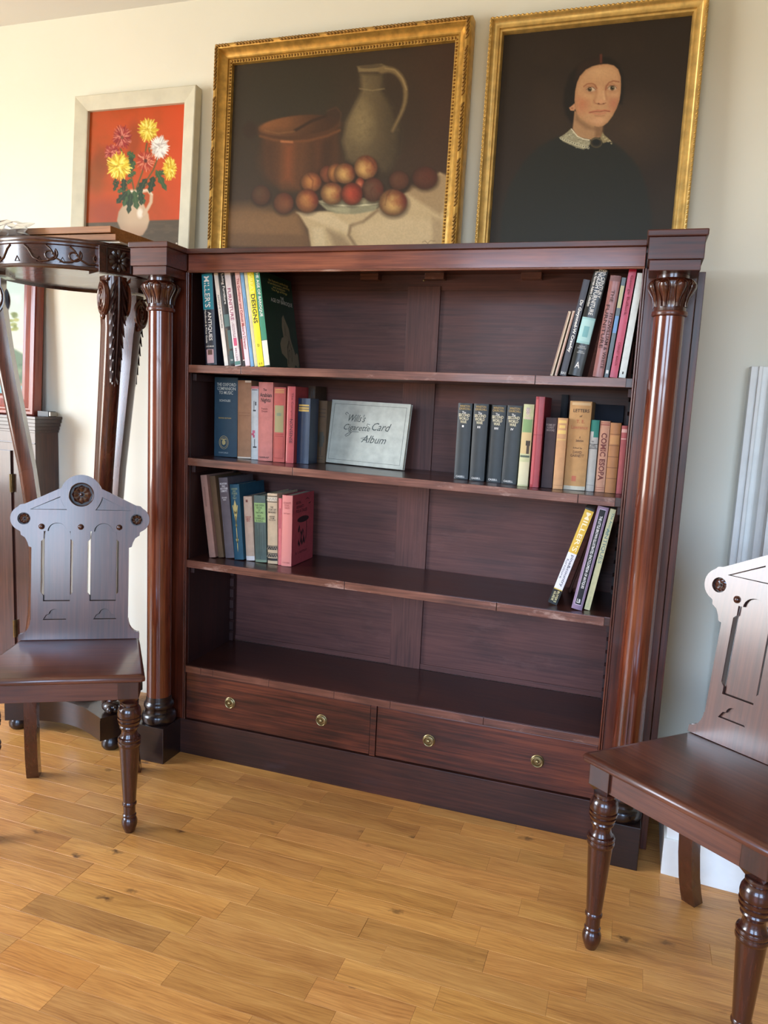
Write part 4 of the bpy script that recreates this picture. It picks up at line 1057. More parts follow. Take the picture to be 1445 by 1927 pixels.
def volute_mesh(s_):
    """flat scroll on each cheek at the head of the leg"""
    mb = MB()
    y0 = s_ * .034
    Mx = Matrix.Translation((.262, y0, 1.445))
    disc = [(.036 * math.cos(t), .052 * math.sin(t)) for t in [2 * PI * i / 28 for i in range(28)]]
    mb.plate(disc, [], -.004, .004, Mx)
    sp_ = []
    for i in range(44):
        t = i / 43; a = PI / 2 + 4.6 * PI * t * s_; r = 1 - .80 * t
        sp_.append((.0325 * r * math.cos(a), s_ * .005, .0475 * r * math.sin(a)))
    mb.tube(sp_, .0042, 6, Mx)
    mb.ellipsoid((0, s_ * .005, 0), .006, .003, .009, 8, 5, Mx)
    mb.tube([(.018, y0, 1.495 - 1.445 + .0), (.03, y0, .052), (.04, y0, .062)], [.004, .005, .001], 6, Matrix.Translation((.262, 0, 1.445)))
    mb.ellipsoid((.255, y0, 1.392), .012, .006, .010, 8, 5)
    return mb
def leaf_mesh():
    """acanthus leaf down the front of the leg"""
    mb = MB()
    def at_path(z):
        for (r0, z0), (r1, z1) in zip(legpath, legpath[1:]):
            if z0 >= z >= z1:
                t = (z0 - z) / (z0 - z1); return r0 + (r1 - r0) * t
        return legpath[-1][0]
    def lobe(z0, s_, ln, w, hw0):
        vs = []; fs = []
        m = 8
        for i in range(m):
            t = i / (m - 1)
            z = z0 - ln * t + .012 * t * t * 0
            y = s_ * (.002 + w * (t ** .8))
            hw = hw0 * math.sin(PI * min(1, .18 + .80 * t)) + .0004
            r = at_path(z) + .031 + .010 * t * t - .22 * abs(y) + .004 * math.sin(PI * t)
            vs += [(r - .003, y - hw * .9, z + hw * .7 * s_), (r + .004, y, z), (r - .003, y + hw * .9, z - hw * .7 * s_)]
        for i in range(m - 1):
            for k in range(2): fs.append((i * 3 + k, i * 3 + k + 1, i * 3 + 3 + k + 1, i * 3 + 3 + k))
        mb.add(vs, fs)
    for i in range(8):
        z0 = 1.505 - .034 * i
        w = .027 - .0022 * i
        for sg in (1, -1):
            lobe(z0, sg, .070, w, .0085); lobe(z0 - .016, sg, .060, w * .55, .0065)
    mid = [(at_path(z) + .040, 0, z) for z in [1.505 - .32 * i / 14 for i in range(15)]]
    mb.tube(mid, [.0055 - .004 * i / 14 for i in range(15)], 6)
    return mb
def paw_mesh():
    mb = MB()
    mb.ellipsoid((.222, 0, .146), .034, .030, .020, 12, 7)
    for dy in (-.018, 0, .018): mb.ellipsoid((.248, dy, .143), .016, .010, .013, 8, 5)
    for dy in (-.016, .016): mb.ellipsoid((.214, dy, .172), .014, .010, .020, 8, 5)
    return mb
M_LEAF = wood('carved_leaf_dark', C(26, 11, 8), C(50, 24, 17), C(76, 40, 28), 'z', rough=.42, coat=.25)
lm, vm0, vm1, fm, pm_ = leg_mesh().mesh('leg', 50), volute_mesh(-1).mesh('volute', 45), volute_mesh(1).mesh('volute', 45), leaf_mesh().mesh('acanthus_leaf', 60), paw_mesh().mesh('paw_foot', 60)
lm.materials.append(M_STANDZ); vm0.materials.append(M_STANDZ); vm1.materials.append(M_STANDZ); fm.materials.append(M_LEAF); pm_.materials.append(M_BLACK)
def block_mesh():
    mb = MB(); mb.box(.215, .296, -.058, .058, 1.513, 1.588); return mb.mesh('corner_block', None, .0015)
def flower_mesh():
    mb = MB()
    for k in range(10):
        a = 2 * PI * k / 10
        M = Matrix.Translation((.299, 0, 1.551)) @ Matrix.Rotation(a, 4, 'X')
        mb.add([(0, 0, .006), (.004, .008, .017), (.001, .006, .030), (.004, 0, .032), (.001, -.006, .030), (.004, -.008, .017), (.009, 0, .020)], [(0, 1, 6), (1, 2, 6), (2, 3, 6), (3, 4, 6), (4, 5, 6), (5, 0, 6)], M)
    mb.ellipsoid((.301, 0, 1.551), .006, .006, .007, 8, 5)
    for s0, s1 in (((-.036, 1.519), (.036, 1.519)), ((.036, 1.519), (.036, 1.583)), ((.036, 1.583), (-.036, 1.583)), ((-.036, 1.583), (-.036, 1.519))):
        mb.tube([(.299, s0[0], s0[1]), (.299, s1[0], s1[1])], .0015, 5)
    return mb.mesh('carved_flower', 50)
bm_, fl_ = block_mesh(), flower_mesh(); bm_.materials.append(M_STAND); fl_.materials.append(M_BLACK)
for a in (-150, -30, 90):
    rz = (0, 0, R(a))
    k = obj('corner_block', bm_, None, ST, (0, 0, 0), rz); obj('carved_flower', fl_, None, k)
    l_ = obj('leg', lm, None, ST, (0, 0, 0), rz)
    obj('volute', vm0, None, l_); obj('volute', vm1, None, l_); obj('acanthus_leaf', fm, None, l_); obj('paw_foot', pm_, None, l_)
# concave three-cornered platform on bun feet
pl = []
for a in (-150, -30, 90):
    a0, a1 = R(a - 11), R(a + 11)
    pl += [(.262 * math.cos(a0), .262 * math.sin(a0)), (.262 * math.cos(a1), .262 * math.sin(a1))]
    b0, b1 = R(a + 11), R(a + 120 - 11)
    p0 = Vector((.262 * math.cos(b0), .262 * math.sin(b0))); p1 = Vector((.262 * math.cos(b1), .262 * math.sin(b1)))
    m2 = Vector((math.cos(R(a + 60)), math.sin(R(a + 60))))
    for i in range(1, 14):
        t = i / 14
        q = p0.lerp(p1, t) - m2 * (.062 * math.sin(PI * t))
        pl.append((q.x, q.y))
P_ = spart('platform', MB().prism([(x * .985, y * .985) for x, y in pl], .046, .118), M_BLACK, 30)
spart('platform_moulding', MB().prism([(x * 1.01, y * 1.01) for x, y in pl], .118, .127), M_BLACK, 30, None, P_)
for a in (-150, -30, 90):
    spart('bun_foot', MB().lathe([(0, 0), (.024, 0), (.031, .010), (.032, .022), (.026, .036), (.020, .046), (0, .046)], 24, Matrix.Translation((.222 * math.cos(R(a)), .222 * math.sin(R(a)), 0))), M_BLACK, 50)
spart('turned_boss', MB().lathe([(.072, .127), (.075, .131), (.072, .136), (.060, .139), (.055, .146), (.058, .152), (.052, .160), (.030, .168), (.014, .176), (.010, .19), (0, .197)], 36), M_BLACK, 40)

# things lying on the stand
zt = 1.6025
s_ = tag(part('paper_sheet', MB().box(-.36, .255, -.165, .125, 0, .0022), M_PAPER, None, None, None, (SX, SY, zt), (0, 0, R(3))), 'white paper sheet lying on the tall stand under the wooden boards', 'paper')
tag(part('paper_sheet', MB().box(-.40, .262, -.160, .120, 0, .0016), plain('cream_card', C(214, 206, 188), .8), None, None, None, (SX, SY, zt + .0026), (0, 0, R(1))), 'cream card sheet lying directly beneath the two stacked boards', 'paper')
def board(label, x0, x1, y0, y1, z, t, rz):
    b = thing('wooden_board', label, 'board', (SX, SY, z), (0, 0, rz), 'boards stacked on the tall stand')
    part('panel', MB().box(x0, x1, y0, y1, 0, t), M_BOARD, b, None, .001)
    part('hanging_eye', MB().tube([(x0 + (x1 - x0) * .42, y0 - .003 + .003 * math.cos(q), t * .35 + .003 * math.sin(q)) for q in [2 * PI * i / 10 for i in range(10)]], .0008, 5, None, True), M_BRASS, b, 60)
board('lower of two flat brown wooden boards stacked on the tall stand', -.46, .258, -.172, .125, zt + .0052, .0175, R(1))
board('upper of two flat brown wooden boards stacked on the tall stand', -.46, .250, -.176, .118, zt + .0250, .0185, R(0))
# crumpled clear plastic sleeve over the front edge
m_, nt, n, l, bs = new_mat('clear_plastic')
bs.inputs['Transmission Weight'].default_value = .86; bs.inputs['Roughness'].default_value = .14; bs.inputs['IOR'].default_value = 1.3; bs.inputs['Base Color'].default_value = (.96, .96, .94, 1)
mb = MB(); rg2 = random.Random(4); nx, nz_ = 12, 7; vs = []; fs = []
for j_ in range(nz_):
    for i in range(nx):
        u, v = i / (nx - 1), j_ / (nz_ - 1)
        yy = -.186 - .05 * v * (1 - v) * 2 + rg2.uniform(-.008, .008)
        vs.append((-.235 + .215 * u + rg2.uniform(-.004, .004), yy, .012 + .052 * v * (1.1 - .55 * abs(u - .5)) + rg2.uniform(-.004, .004)))
for j_ in range(nz_ - 1):
    for i in range(nx - 1):
        fs.append((j_ * nx + i, j_ * nx + i + 1, (j_ + 1) * nx + i + 1, (j_ + 1) * nx + i))
mb.add(vs, fs)
pb = tag(part('plastic_sleeve', mb, m_, None, None, None, (SX, SY, zt)), 'crumpled clear plastic sleeve hanging at the front edge of the boards', 'plastic sleeve')
sm_ = pb.modifiers.new('thick', 'SOLIDIFY'); sm_.thickness = .0006

# ------------------------------------------------------------------ dark cabinet behind the stand
CB = thing('cabinet', 'dark wooden cabinet with moulded top and hinged door behind the tall stand', 'cabinet', (-1.20, .325, 0))
def cpoly(g): return [(-.38 - g, .056), (-.38 - g, -.063 - g), (.365 + g, -.063 - g), (.365 + g, .056)]
def cp(name, mb, mat, smooth=None, bevel=.001, parent=None): return part(name, mb, mat, parent or CB, smooth, bevel)
cp('body', MB().prism(cpoly(0), .05, 1.00), M_CABZ)
cp('base', MB().prism(cpoly(.012), 0, .06), M_CABX)
co = MB(); co.prism(cpoly(.004), .998, 1.008); co.prism(cpoly(.008), 1.008, 1.022); co.prism(cpoly(.013), 1.022, 1.036); co.prism(cpoly(.018), 1.036, 1.050); co.prism(cpoly(.022), 1.050, 1.060)
cp('cornice', co, M_CABX)
cp('frieze_strip', MB().box(-.38, .367, -.068, -.062, .955, .960), M_CABX)
dr = cp('door', MB().box(-.375, .252, -.071, -.062, .08, .925), M_CABZ)
cp('door_panel', MB().box(-.29, .17, -.075, -.070, .16, .85), M_CABZ, None, .002, dr)
for z in (.80, .22):
    cp('hinge', MB().box(.248, .259, -.075, -.061, z - .035, z + .035).lathe([(.004, z - .035), (.004, z + .035)], 8, Matrix.Translation((.2535, -.075, 0))), M_BRASS, None, None, dr)
bx = tag(part('box', MB().box(-.026, .026, -.02, .02, 0, .020), M_BLACKPL, None, None, .001, (-.846, .335, 1.0602)), 'small black box lying on the cabinet top beside the red frame', 'box')
part('metal_cap', MB().box(.0262, .034, -.018, .018, .002, .018), plain('dull_metal', C(130, 124, 116), .4, .8), bx, None, .0008)

# ------------------------------------------------------------------ white painted column at the right
WC = thing('white_column', 'white painted fluted column on a broad rounded plinth behind the right-hand chair', 'column', (1.86, .36, 0))
def wp(name, mb, smooth=None, bevel=.002): return part(name, mb, M_WHITE, WC, smooth, bevel)
pth = [(-.375, 0.02), (-.377, -.445)] + [(-.377 + .75 * i / 12, -.445 - .022 * math.sin(PI * i / 12)) for i in range(1, 12)] + [(.375, -.445), (.375, .02)]
wp('plinth', MB().prism(pth, 0.0, .098))
wp('plinth_step', MB().prism([(x * .985, min(y, .02) * .985 if y < 0 else y) for x, y in pth], .098, .165))
wp('plinth_cap', MB().prism([(x * .68, y * .60 if y < 0 else y) for x, y in pth], .165, .20))
wp('back_board', MB().box(-.250, .250, -.03, .020, .20, 1.325))
wp('side_strip', MB().box(-.232, -.222, -.045, -.03, .20, 1.325)); wp('side_strip', MB().box(.222, .232, -.045, -.03, .20, 1.325))
fl = []
for i in range(12):
    a0 = PI * i / 12; a1 = PI * (i + 1) / 12
    for q in range(5):
        t = a0 + (a1 - a0) * q / 5
        r = .205 - .012 * math.sin(PI * q / 5) * (1 if q else 0)
        fl.append((-r * math.cos(t), -.03 - r * .8 * math.sin(t)))
fl.append((.205, -.03))
wp('fluted_shaft', MB().prism(fl, .20, 1.325), None, None)
# ------------------------------------------------------------------ paintings
def homog(src, dst):
    A = []
    for (x, y), (u, v) in zip(src, dst):
        A.append([x, y, 1, 0, 0, 0, -u * x, -u * y, -u]); A.append([0, 0, 0, x, y, 1, -v * x, -v * y, -v])
    return np.linalg.svd(np.array(A))[2][-1].reshape(3, 3)
def vnoise(x, y, seed=0):
    rs = np.random.RandomState(seed); T = rs.rand(64, 64)
    xi = np.floor(x).astype(int); yi = np.floor(y).astype(int)
    fx = x - xi; fy = y - yi; fx = fx * fx * (3 - 2 * fx); fy = fy * fy * (3 - 2 * fy)
    g = lambda a, b: T[a % 64, b % 64]
    return (g(xi, yi) * (1 - fx) + g(xi + 1, yi) * fx) * (1 - fy) + (g(xi, yi + 1) * (1 - fx) + g(xi + 1, yi + 1) * fx) * fy
def fbm(x, y, seed=0, o=4):
    s = 0; a = .5; t = 0
    for i in range(o):
        s = s + a * vnoise(x * 2 ** i, y * 2 ** i, seed + i); t += a; a *= .5
    return s / t
class Paint:
    """paints colours (sRGB 0..255) on the vertices of a canvas grid; X, Y are image pixel coordinates, offset and scaled, mapped to the canvas by homography"""
    def __init__(s, nu, nv, corners, scale=1.0, off=(0, 0)):
        u, v = np.meshgrid(np.linspace(0, 1, nu), np.linspace(0, 1, nv))
        s.nu, s.nv = nu, nv; s.u, s.v = u.ravel(), v.ravel()
        H = homog([(0, 0), (1, 0), (1, 1), (0, 1)], corners)  # corners: canvas corners in image pixels
        w = H[2, 0] * s.u + H[2, 1] * s.v + H[2, 2]
        s.X = ((H[0, 0] * s.u + H[0, 1] * s.v + H[0, 2]) / w - off[0]) * scale
        s.Y = ((H[1, 0] * s.u + H[1, 1] * s.v + H[1, 2]) / w - off[1]) * scale
        s.c = np.zeros((nu * nv, 3))
    def sel(s, x0, x1, y0, y1): return np.nonzero((s.X > x0) & (s.X < x1) & (s.Y > y0) & (s.Y < y1))[0]
    def mix(s, idx, m, col):
        m = np.clip(m, 0, 1)[:, None]
        col = np.asarray(col, float)
        s.c[idx] = s.c[idx] * (1 - m) + col * m
    def all(s): return np.arange(len(s.X))
    def ell(s, cx, cy, rx, ry, col, soft=.15, a=1.0, rot=0.0):
        R_ = max(rx, ry) * (1.3 + soft)
        i = s.sel(cx - R_, cx + R_, cy - R_, cy + R_)
        if not len(i): return
        dx, dy = s.X[i] - cx, s.Y[i] - cy; c_, s_ = math.cos(rot), math.sin(rot)
        q = np.sqrt(((dx * c_ + dy * s_) / rx) ** 2 + ((-dx * s_ + dy * c_) / ry) ** 2)
        s.mix(i, a * np.clip((1 + soft / 2 - q) / max(soft, 1e-3), 0, 1), col)
    def dist_poly(s, i, P):
        P = np.array(P, float); x, y = s.X[i], s.Y[i]
        d = np.full(len(i), 1e9); ins = np.zeros(len(i), bool)
        for k in range(len(P)):
            a, b = P[k], P[(k + 1) % len(P)]; e = b - a; wx, wy = x - a[0], y - a[1]
            t = np.clip((wx * e[0] + wy * e[1]) / (e @ e + 1e-9), 0, 1)
            d = np.minimum(d, np.hypot(wx - e[0] * t, wy - e[1] * t))
            c = ((a[1] > y) != (b[1] > y)) & (x < (b[0] - a[0]) * (y - a[1]) / (b[1] - a[1] + 1e-12) + a[0])
            ins ^= c
        return np.where(ins, d, -d)
    def poly(s, P, col, soft=3.0, a=1.0):
        P = np.array(P, float); m = soft + 2
        i = s.sel(P[:, 0].min() - m, P[:, 0].max() + m, P[:, 1].min() - m, P[:, 1].max() + m)
        if not len(i): return
        d = s.dist_poly(i, P)
        s.mix(i, a * np.clip(d / soft + .5, 0, 1), col)
    def line(s, pts, w, col, soft=2.0, a=1.0, w1=None):
        pts = np.array(pts, float); w1 = w if w1 is None else w1
        m = max(w, w1) + soft + 2
        i = s.sel(pts[:, 0].min() - m, pts[:, 0].max() + m, pts[:, 1].min() - m, pts[:, 1].max() + m)
        if not len(i): return
        x, y = s.X[i], s.Y[i]; best = np.full(len(i), -1e9); n = len(pts) - 1
        for k in range(n):
            A, B = pts[k], pts[k + 1]; e = B - A
            t = np.clip(((x - A[0]) * e[0] + (y - A[1]) * e[1]) / (e @ e + 1e-9), 0, 1)
            d = np.hypot(x - A[0] - e[0] * t, y - A[1] - e[1] * t)
            ww = w + (w1 - w) * (k + t) / n
            best = np.maximum(best, ww / 2 - d)
        s.mix(i, a * np.clip(best / soft + .5, 0, 1), col)
    def mesh(s, name, w, h):
        vs = np.stack([(s.u - .5) * w, np.zeros_like(s.u), (1 - s.v) * h], 1)
        k = (np.arange(s.nv - 1)[:, None] * s.nu + np.arange(s.nu - 1)[None, :]).ravel()
        fs = np.stack([k, k + s.nu, k + s.nu + 1, k + 1], 1)
        me = bpy.data.meshes.new(name)
        me.vertices.add(len(vs)); me.vertices.foreach_set('co', vs.astype(np.float32).ravel())
        me.loops.add(fs.size); me.loops.foreach_set('vertex_index', fs.astype(np.int32).ravel())
        me.polygons.add(len(fs)); me.polygons.foreach_set('loop_start', np.arange(0, fs.size, 4, dtype=np.int32))
        me.update(calc_edges=True)
        c = np.clip(s.c, 0, 255) / 255
        lin = np.where(c <= .04045, c / 12.92, ((c + .055) / 1.055) ** 2.4)
        ca = me.color_attributes.new('paint', 'FLOAT_COLOR', 'POINT')
        ca.data.foreach_set('color', np.concatenate([lin, np.ones((len(lin), 1))], 1).astype(np.float32).ravel())
        return me
def paint_mat(name, rough, coat):
    m, nt, n, l, b = new_mat(name)
    at = n.new('ShaderNodeAttribute'); at.attribute_name = 'paint'
    l.new(at.outputs['Color'], b.inputs['Base Color'])
    b.inputs['Roughness'].default_value = rough; b.inputs['Coat Weight'].default_value = coat; b.inputs['Coat Roughness'].default_value = .3
    b.inputs['Specular IOR Level'].default_value = .25
    tc = n.new('ShaderNodeTexCoord'); nz = n.new('ShaderNodeTexNoise'); nz.inputs['Scale'].default_value = 220; nz.inputs['Detail'].default_value = 3
    l.new(tc.outputs['Object'], nz.inputs['Vector'])
    bp = n.new('ShaderNodeBump'); bp.inputs['Strength'].default_value = .15; bp.inputs['Distance'].default_value = .0008
    l.new(nz.outputs['Fac'], bp.inputs['Height']); l.new(bp.outputs['Normal'], b.inputs['Normal'])
    return m
M_CANVAS = paint_mat('oil_on_canvas', .5, .12)

def frame_mesh(w, h, prof):
    """mitred frame: prof = list of (inset from the outer edge, y) going round the section; y < 0 is towards the viewer"""
    mb = MB(); vs = []; fs = []; m = len(prof)
    for ins, y in prof:
        x0, x1, z0, z1 = -w / 2 + ins, w / 2 - ins, ins, h - ins
        vs += [(x0, y, z0), (x1, y, z0), (x1, y, z1), (x0, y, z1)]
    for i in range(m):
        j_ = (i + 1) % m
        for k in range(4):
            k2 = (k + 1) % 4
            fs.append((i * 4 + k, i * 4 + k2, j_ * 4 + k2, j_ * 4 + k))
    mb.add(vs, fs)
    return mb
def framed(label, cx, w, h, yb, zb, lean, prof, fmat, sight, canvas_me, roll=0.0, smooth=None):
    t = thing('framed_painting', label, 'painting', (cx, yb, zb), (R(-lean), R(roll), 0))
    part('frame', frame_mesh(w, h, prof), fmat, t, smooth, None)
    obj('canvas', canvas_me, M_CANVAS, t, (0, .002, sight))
    part('backing', MB().box(-w / 2 + .012, w / 2 - .012, .006, .010, .012, h - .012), M_DUST, t)
    return t

# ---------- still life with copper pan, stoneware jug and peaches
def still_life():
    p = Paint(330, 268, [(433.1, 111.4), (857.2, 66.1), (830.1, 465.6), (418.5, 473.1)], 2.779, (380, 20))
    X, Y = p.X, p.Y; I = p.all()
    p.c[:] = (46, 38, 28)
    n = fbm(X / 260, Y / 260, 3)
    p.mix(I, np.clip((n - .45) * 1.6, 0, .6), (60, 44, 32))
    p.mix(I, np.clip((X - 950) / 500, 0, 1) * .8, (62, 38, 27))
    p.ell(430, 400, 300, 200, (40, 38, 28), .8, .7)
    # table
    p.poly([(90, 1010), (230, 1000), (500, 1040), (560, 1260), (90, 1260)], (112, 82, 52), 70)
    p.poly([(90, 1060), (480, 1050), (540, 1180), (90, 1150)], (128, 94, 60), 60, .8)
    p.poly([(90, 1215), (550, 1225), (560, 1260), (90, 1260)], (70, 50, 34), 14)
    p.poly([(110, 1150), (540, 1160), (545, 1215), (110, 1215)], (104, 76, 50), 16, .7)
    # copper pan
    p.ell(500, 765, 215, 160, (70, 45, 28), .35, .9)
    p.poly([(300, 640), (700, 612), (690, 860), (600, 920), (400, 920), (325, 840)], (84, 52, 31), 36, .95)
    p.poly([(560, 640), (700, 612), (692, 860), (600, 920), (540, 920)], (48, 32, 22), 90, .75)
    p.poly([(290, 650), (370, 660), (370, 880), (320, 850)], (56, 37, 24), 60, .6)
    p.poly([(412, 676), (464, 676), (456, 880), (406, 868)], (124, 66, 36), 50, .8)
    p.poly([(575, 660), (612, 652), (604, 800), (580, 820)], (88, 50, 30), 40, .6)
    p.ell(490, 588, 226, 66, (70, 44, 27), .16, 1, -.08)
    i = p.sel(260, 720, 510, 660); q = np.hypot((X[i] - 488) / 208, (Y[i] - 578 + (X[i] - 488) * .08) / 54)
    ins = np.clip((1.04 - q) / .12, 0, 1)
    p.mix(i, ins * np.clip(1.15 - (X[i] - 270) / 330, .12, 1), (122, 76, 42)); p.mix(i, ins * np.clip((X[i] - 430) / 240, 0, 1) * .85, (50, 33, 22))
    p.mix(i, ins * np.clip((Y[i] - 578) / 60, 0, 1) * .6, (58, 37, 24))
    p.line([(285, 634), (360, 654), (450, 664), (540, 658), (640, 632), (708, 602)], 11, (104, 62, 35), 12, .9)
    p.line([(398, 662), (455, 665)], 10, (176, 110, 68), 10, .9)
    p.line([(640, 524), (560, 552), (470, 604)], 14, (40, 28, 20), 10, .9)
    p.line([(312, 604), (380, 620), (468, 608)], 7, (120, 84, 50), 9, .7)
    p.ell(676, 524, 40, 46, (52, 35, 25), .4, .8, .5)
    p.line([(640, 500), (690, 480), (714, 510), (706, 580)], 7, (74, 52, 38), 9, .6)
    p.ell(232, 604, 38, 44, (42, 30, 22), .5, .8)
    # jug
    p.poly([(806, 290), (950, 290), (940, 390), (990, 470), (1040, 600), (1030, 720), (990, 800), (960, 830), (800, 800), (735, 760), (712, 660), (730, 560), (790, 440), (812, 390)], (56, 47, 34), 30)
    i = p.sel(700, 1060, 260, 850)
    d = p.dist_poly(i, [(806, 290), (950, 290), (940, 390), (990, 470), (1040, 600), (1030, 720), (990, 800), (960, 830), (800, 800), (735, 760), (712, 660), (730, 560), (790, 440), (812, 390)])
    ok = d > 0; i = i[ok]; p.mix(i, np.clip(d[ok] / 26, 0, 1), (104, 90, 62))
    sh = np.clip((X[i] - 830) / 210, 0, 1)
    p.mix(i, sh * .9, (44, 36, 26))
    p.mix(i, np.clip(1 - np.hypot((X[i] - 830) / 90, (Y[i] - 560) / 150), 0, 1) * .7, (138, 120, 82))
    p.mix(i, np.clip((Y[i] - 640) / 170, 0, 1) * .6, (60, 50, 36))
    p.mix(i, np.clip((fbm(X[i] / 30, Y[i] / 30, 8) - .5) * 1.0, 0, .3), (80, 68, 48))
    p.poly([(800, 262), (930, 248), (960, 262), (946, 290), (808, 292)], (118, 102, 70), 10)
    p.ell(876, 262, 64, 10, (74, 62, 44), .3, .9, -.06)
    p.line([(812, 380), (880, 390), (944, 380)], 6, (128, 112, 78), 6, .8)
    p.line([(930, 282), (960, 277), (985, 281), (1010, 294), (1030, 315), (1046, 343), (1056, 375), (1058, 412), (1054, 450), (1044, 486), (1030, 520), (1010, 560), (988, 604)], 34, (112, 94, 62), 14, 1, 14)
    p.line([(950, 272), (1000, 280), (1040, 325), (1062, 385)], 8, (146, 124, 84), 6, .8)
    # white cloth
    p.poly([(485, 1040), (640, 1035), (905, 1020), (960, 960), (1080, 930), (1240, 825), (1285, 850), (1262, 1260), (560, 1260), (540, 1130)], (190, 166, 124), 12)
    p.poly([(1060, 935), (1240, 1050), (1262, 1020), (1285, 840), (1230, 830), (1090, 900)], (150, 124, 88), 26, .8)
    p.poly([(480, 1040), (640, 1035), (770, 1110), (750, 1150), (640, 1110)], (206, 184, 142), 22, .9)
    p.poly([(640, 1130), (720, 1160), (790, 1240), (690, 1250)], (140, 118, 86), 30, .8)
    p.poly([(560, 1120), (620, 1120), (640, 1250), (570, 1250)], (208, 188, 146), 24, .8)
    p.line([(905, 1030), (830, 1090), (765, 1110), (755, 1160), (800, 1230)], 16, (132, 110, 80), 12, .9)
    p.poly([(790, 1110), (1000, 1060), (1210, 1080), (1240, 1240), (830, 1240)], (202, 178, 136), 40, .75)
    p.poly([(1195, 1060), (1250, 1080), (1250, 1240), (1200, 1230)], (156, 132, 96), 22, .6)
    # plate
    p.ell(765, 985, 172, 26, (172, 164, 124), .1)
    p.poly([(592, 985), (940, 985), (890, 1030), (790, 1048), (690, 1044), (640, 1028)], (138, 134, 104), 10)
    p.line([(592, 978), (680, 1000), (790, 1004), (900, 994), (938, 982)], 7, (206, 198, 158), 5)
    p.poly([(650, 1010), (760, 1016), (760, 1044), (690, 1038)], (168, 162, 126), 14, .7)
    # peaches: (x, y, rx, ry, light spot colour, red amount, dark)
    def peach(x, y, rx, ry, lx, ly, warm, red, dark=0.0, crease=None):
        p.ell(x + rx * .05, y + ry * .16, rx * 1.08, ry * 1.02, (30, 21, 16), .35, .6)
        i = p.sel(x - rx * 1.15, x + rx * 1.15, y - ry * 1.15, y + ry * 1.15)
        q = np.hypot((X[i] - x) / rx, (Y[i] - y) / ry); ok = q < 1.08; i = i[ok]; q = q[ok]
        edge = np.clip((1.06 - q) / .16, 0, 1)
        warm = np.array(warm, float)
        nz_ = fbm(X[i] / 34 + x, Y[i] / 34 + y, 5)
        dl = np.hypot((X[i] - lx) / rx, (Y[i] - ly) / ry) + (nz_ - .5) * .5
        base = np.tile(warm * .55 + np.array([96., 50., 32.]) * .45, (len(i), 1))
        f = np.clip(1.0 - dl / .8, 0, 1)[:, None]
        base = base * (1 - f) + warm * f
        side = np.clip(((X[i] - x) / rx * .6 - (Y[i] - y) / ry * .35) + (nz_ - .35) * .9, 0, 1)[:, None] * min(1, red * 1.5)
        base = base * (1 - side) + np.array([134., 38., 27.]) * side
        s_ = np.clip((q - .35) / .75, 0, 1)[:, None] ** 1.5 * .72
        base = base * (1 - s_) + np.array([50., 30., 21.]) * s_
        base = base * (1 - dark) + np.array([56., 36., 28.]) * dark
        p.mix(i, edge, base * .88)
        if crease: p.line(crease, 6, (70, 36, 26), 10, .55, 2)
    Yl, Or, Pk = (226, 178, 104), (206, 138, 76), (216, 120, 84)
    peach(290, 948, 50, 54, 280, 930, (104, 76, 50), .1, .35)
    peach(410, 990, 54, 58, 420, 990, (150, 94, 58), .3, .2)
    peach(1160, 855, 68, 62, 1130, 850, (110, 60, 44), .2, .35)
    peach(1022, 868, 54, 52, 1010, 866, (120, 76, 52), .1, .35)
    peach(640, 836, 40, 46, 650, 830, (170, 96, 62), .4, .15)
    peach(688, 830, 46, 52, 680, 830, Or, .4)
    peach(556, 878, 56, 54, 560, 876, Or, .3, 0, [(540, 838), (566, 870), (560, 920)])
    peach(735, 832, 58, 56, 730, 832, Yl, .5)
    peach(846, 800, 63, 66, 832, 812, Yl, .6, 0, [(850, 745), (880, 770), (895, 800)])
    peach(815, 888, 26, 36, 815, 888, Pk, .7)
    peach(884, 918, 58, 66, 880, 900, (120, 90, 66), .5, .25, [(884, 905), (870, 930), (880, 965)])
    peach(534, 978, 62, 64, 536, 962, Or, .6)
    peach(666, 938, 62, 60, 668, 930, Yl, .5)
    peach(772, 940, 58, 60, 770, 940, (206, 80, 54), .9)
    peach(990, 985, 76, 72, 985, 1000, Yl, .7, 0, [(985, 915), (958, 950), (948, 1000)])
    p.line([(1145, 1198), (1160, 1190), (1175, 1204), (1190, 1188), (1215, 1192)], 3, (110, 88, 60), 3, .8)
    n2 = fbm(X / 7, Y / 7, 21, 2)[:, None] - .5
    p.c = p.c * .95 * (1 + .10 * n2) + np.array([12., 10., 8.])  # varnish sheen put into the paint colours: blacks lifted
    return p.mesh('canvas', .767, .621)
GILT_PROF = [(0, .012), (0, -.030), (.004, -.038), (.012, -.042), (.018, -.038), (.021, -.030), (.030, -.021), (.038, -.017), (.043, -.018), (.045, -.012), (.055, -.010), (.057, -.002), (.057, .012)]
t = framed('large gilt-framed still life of peaches and a stoneware jug above the bookcase', .306, .878, .728, .343, 1.6045, 2.7, GILT_PROF, M_GILT, .053, still_life(), 0, 35)
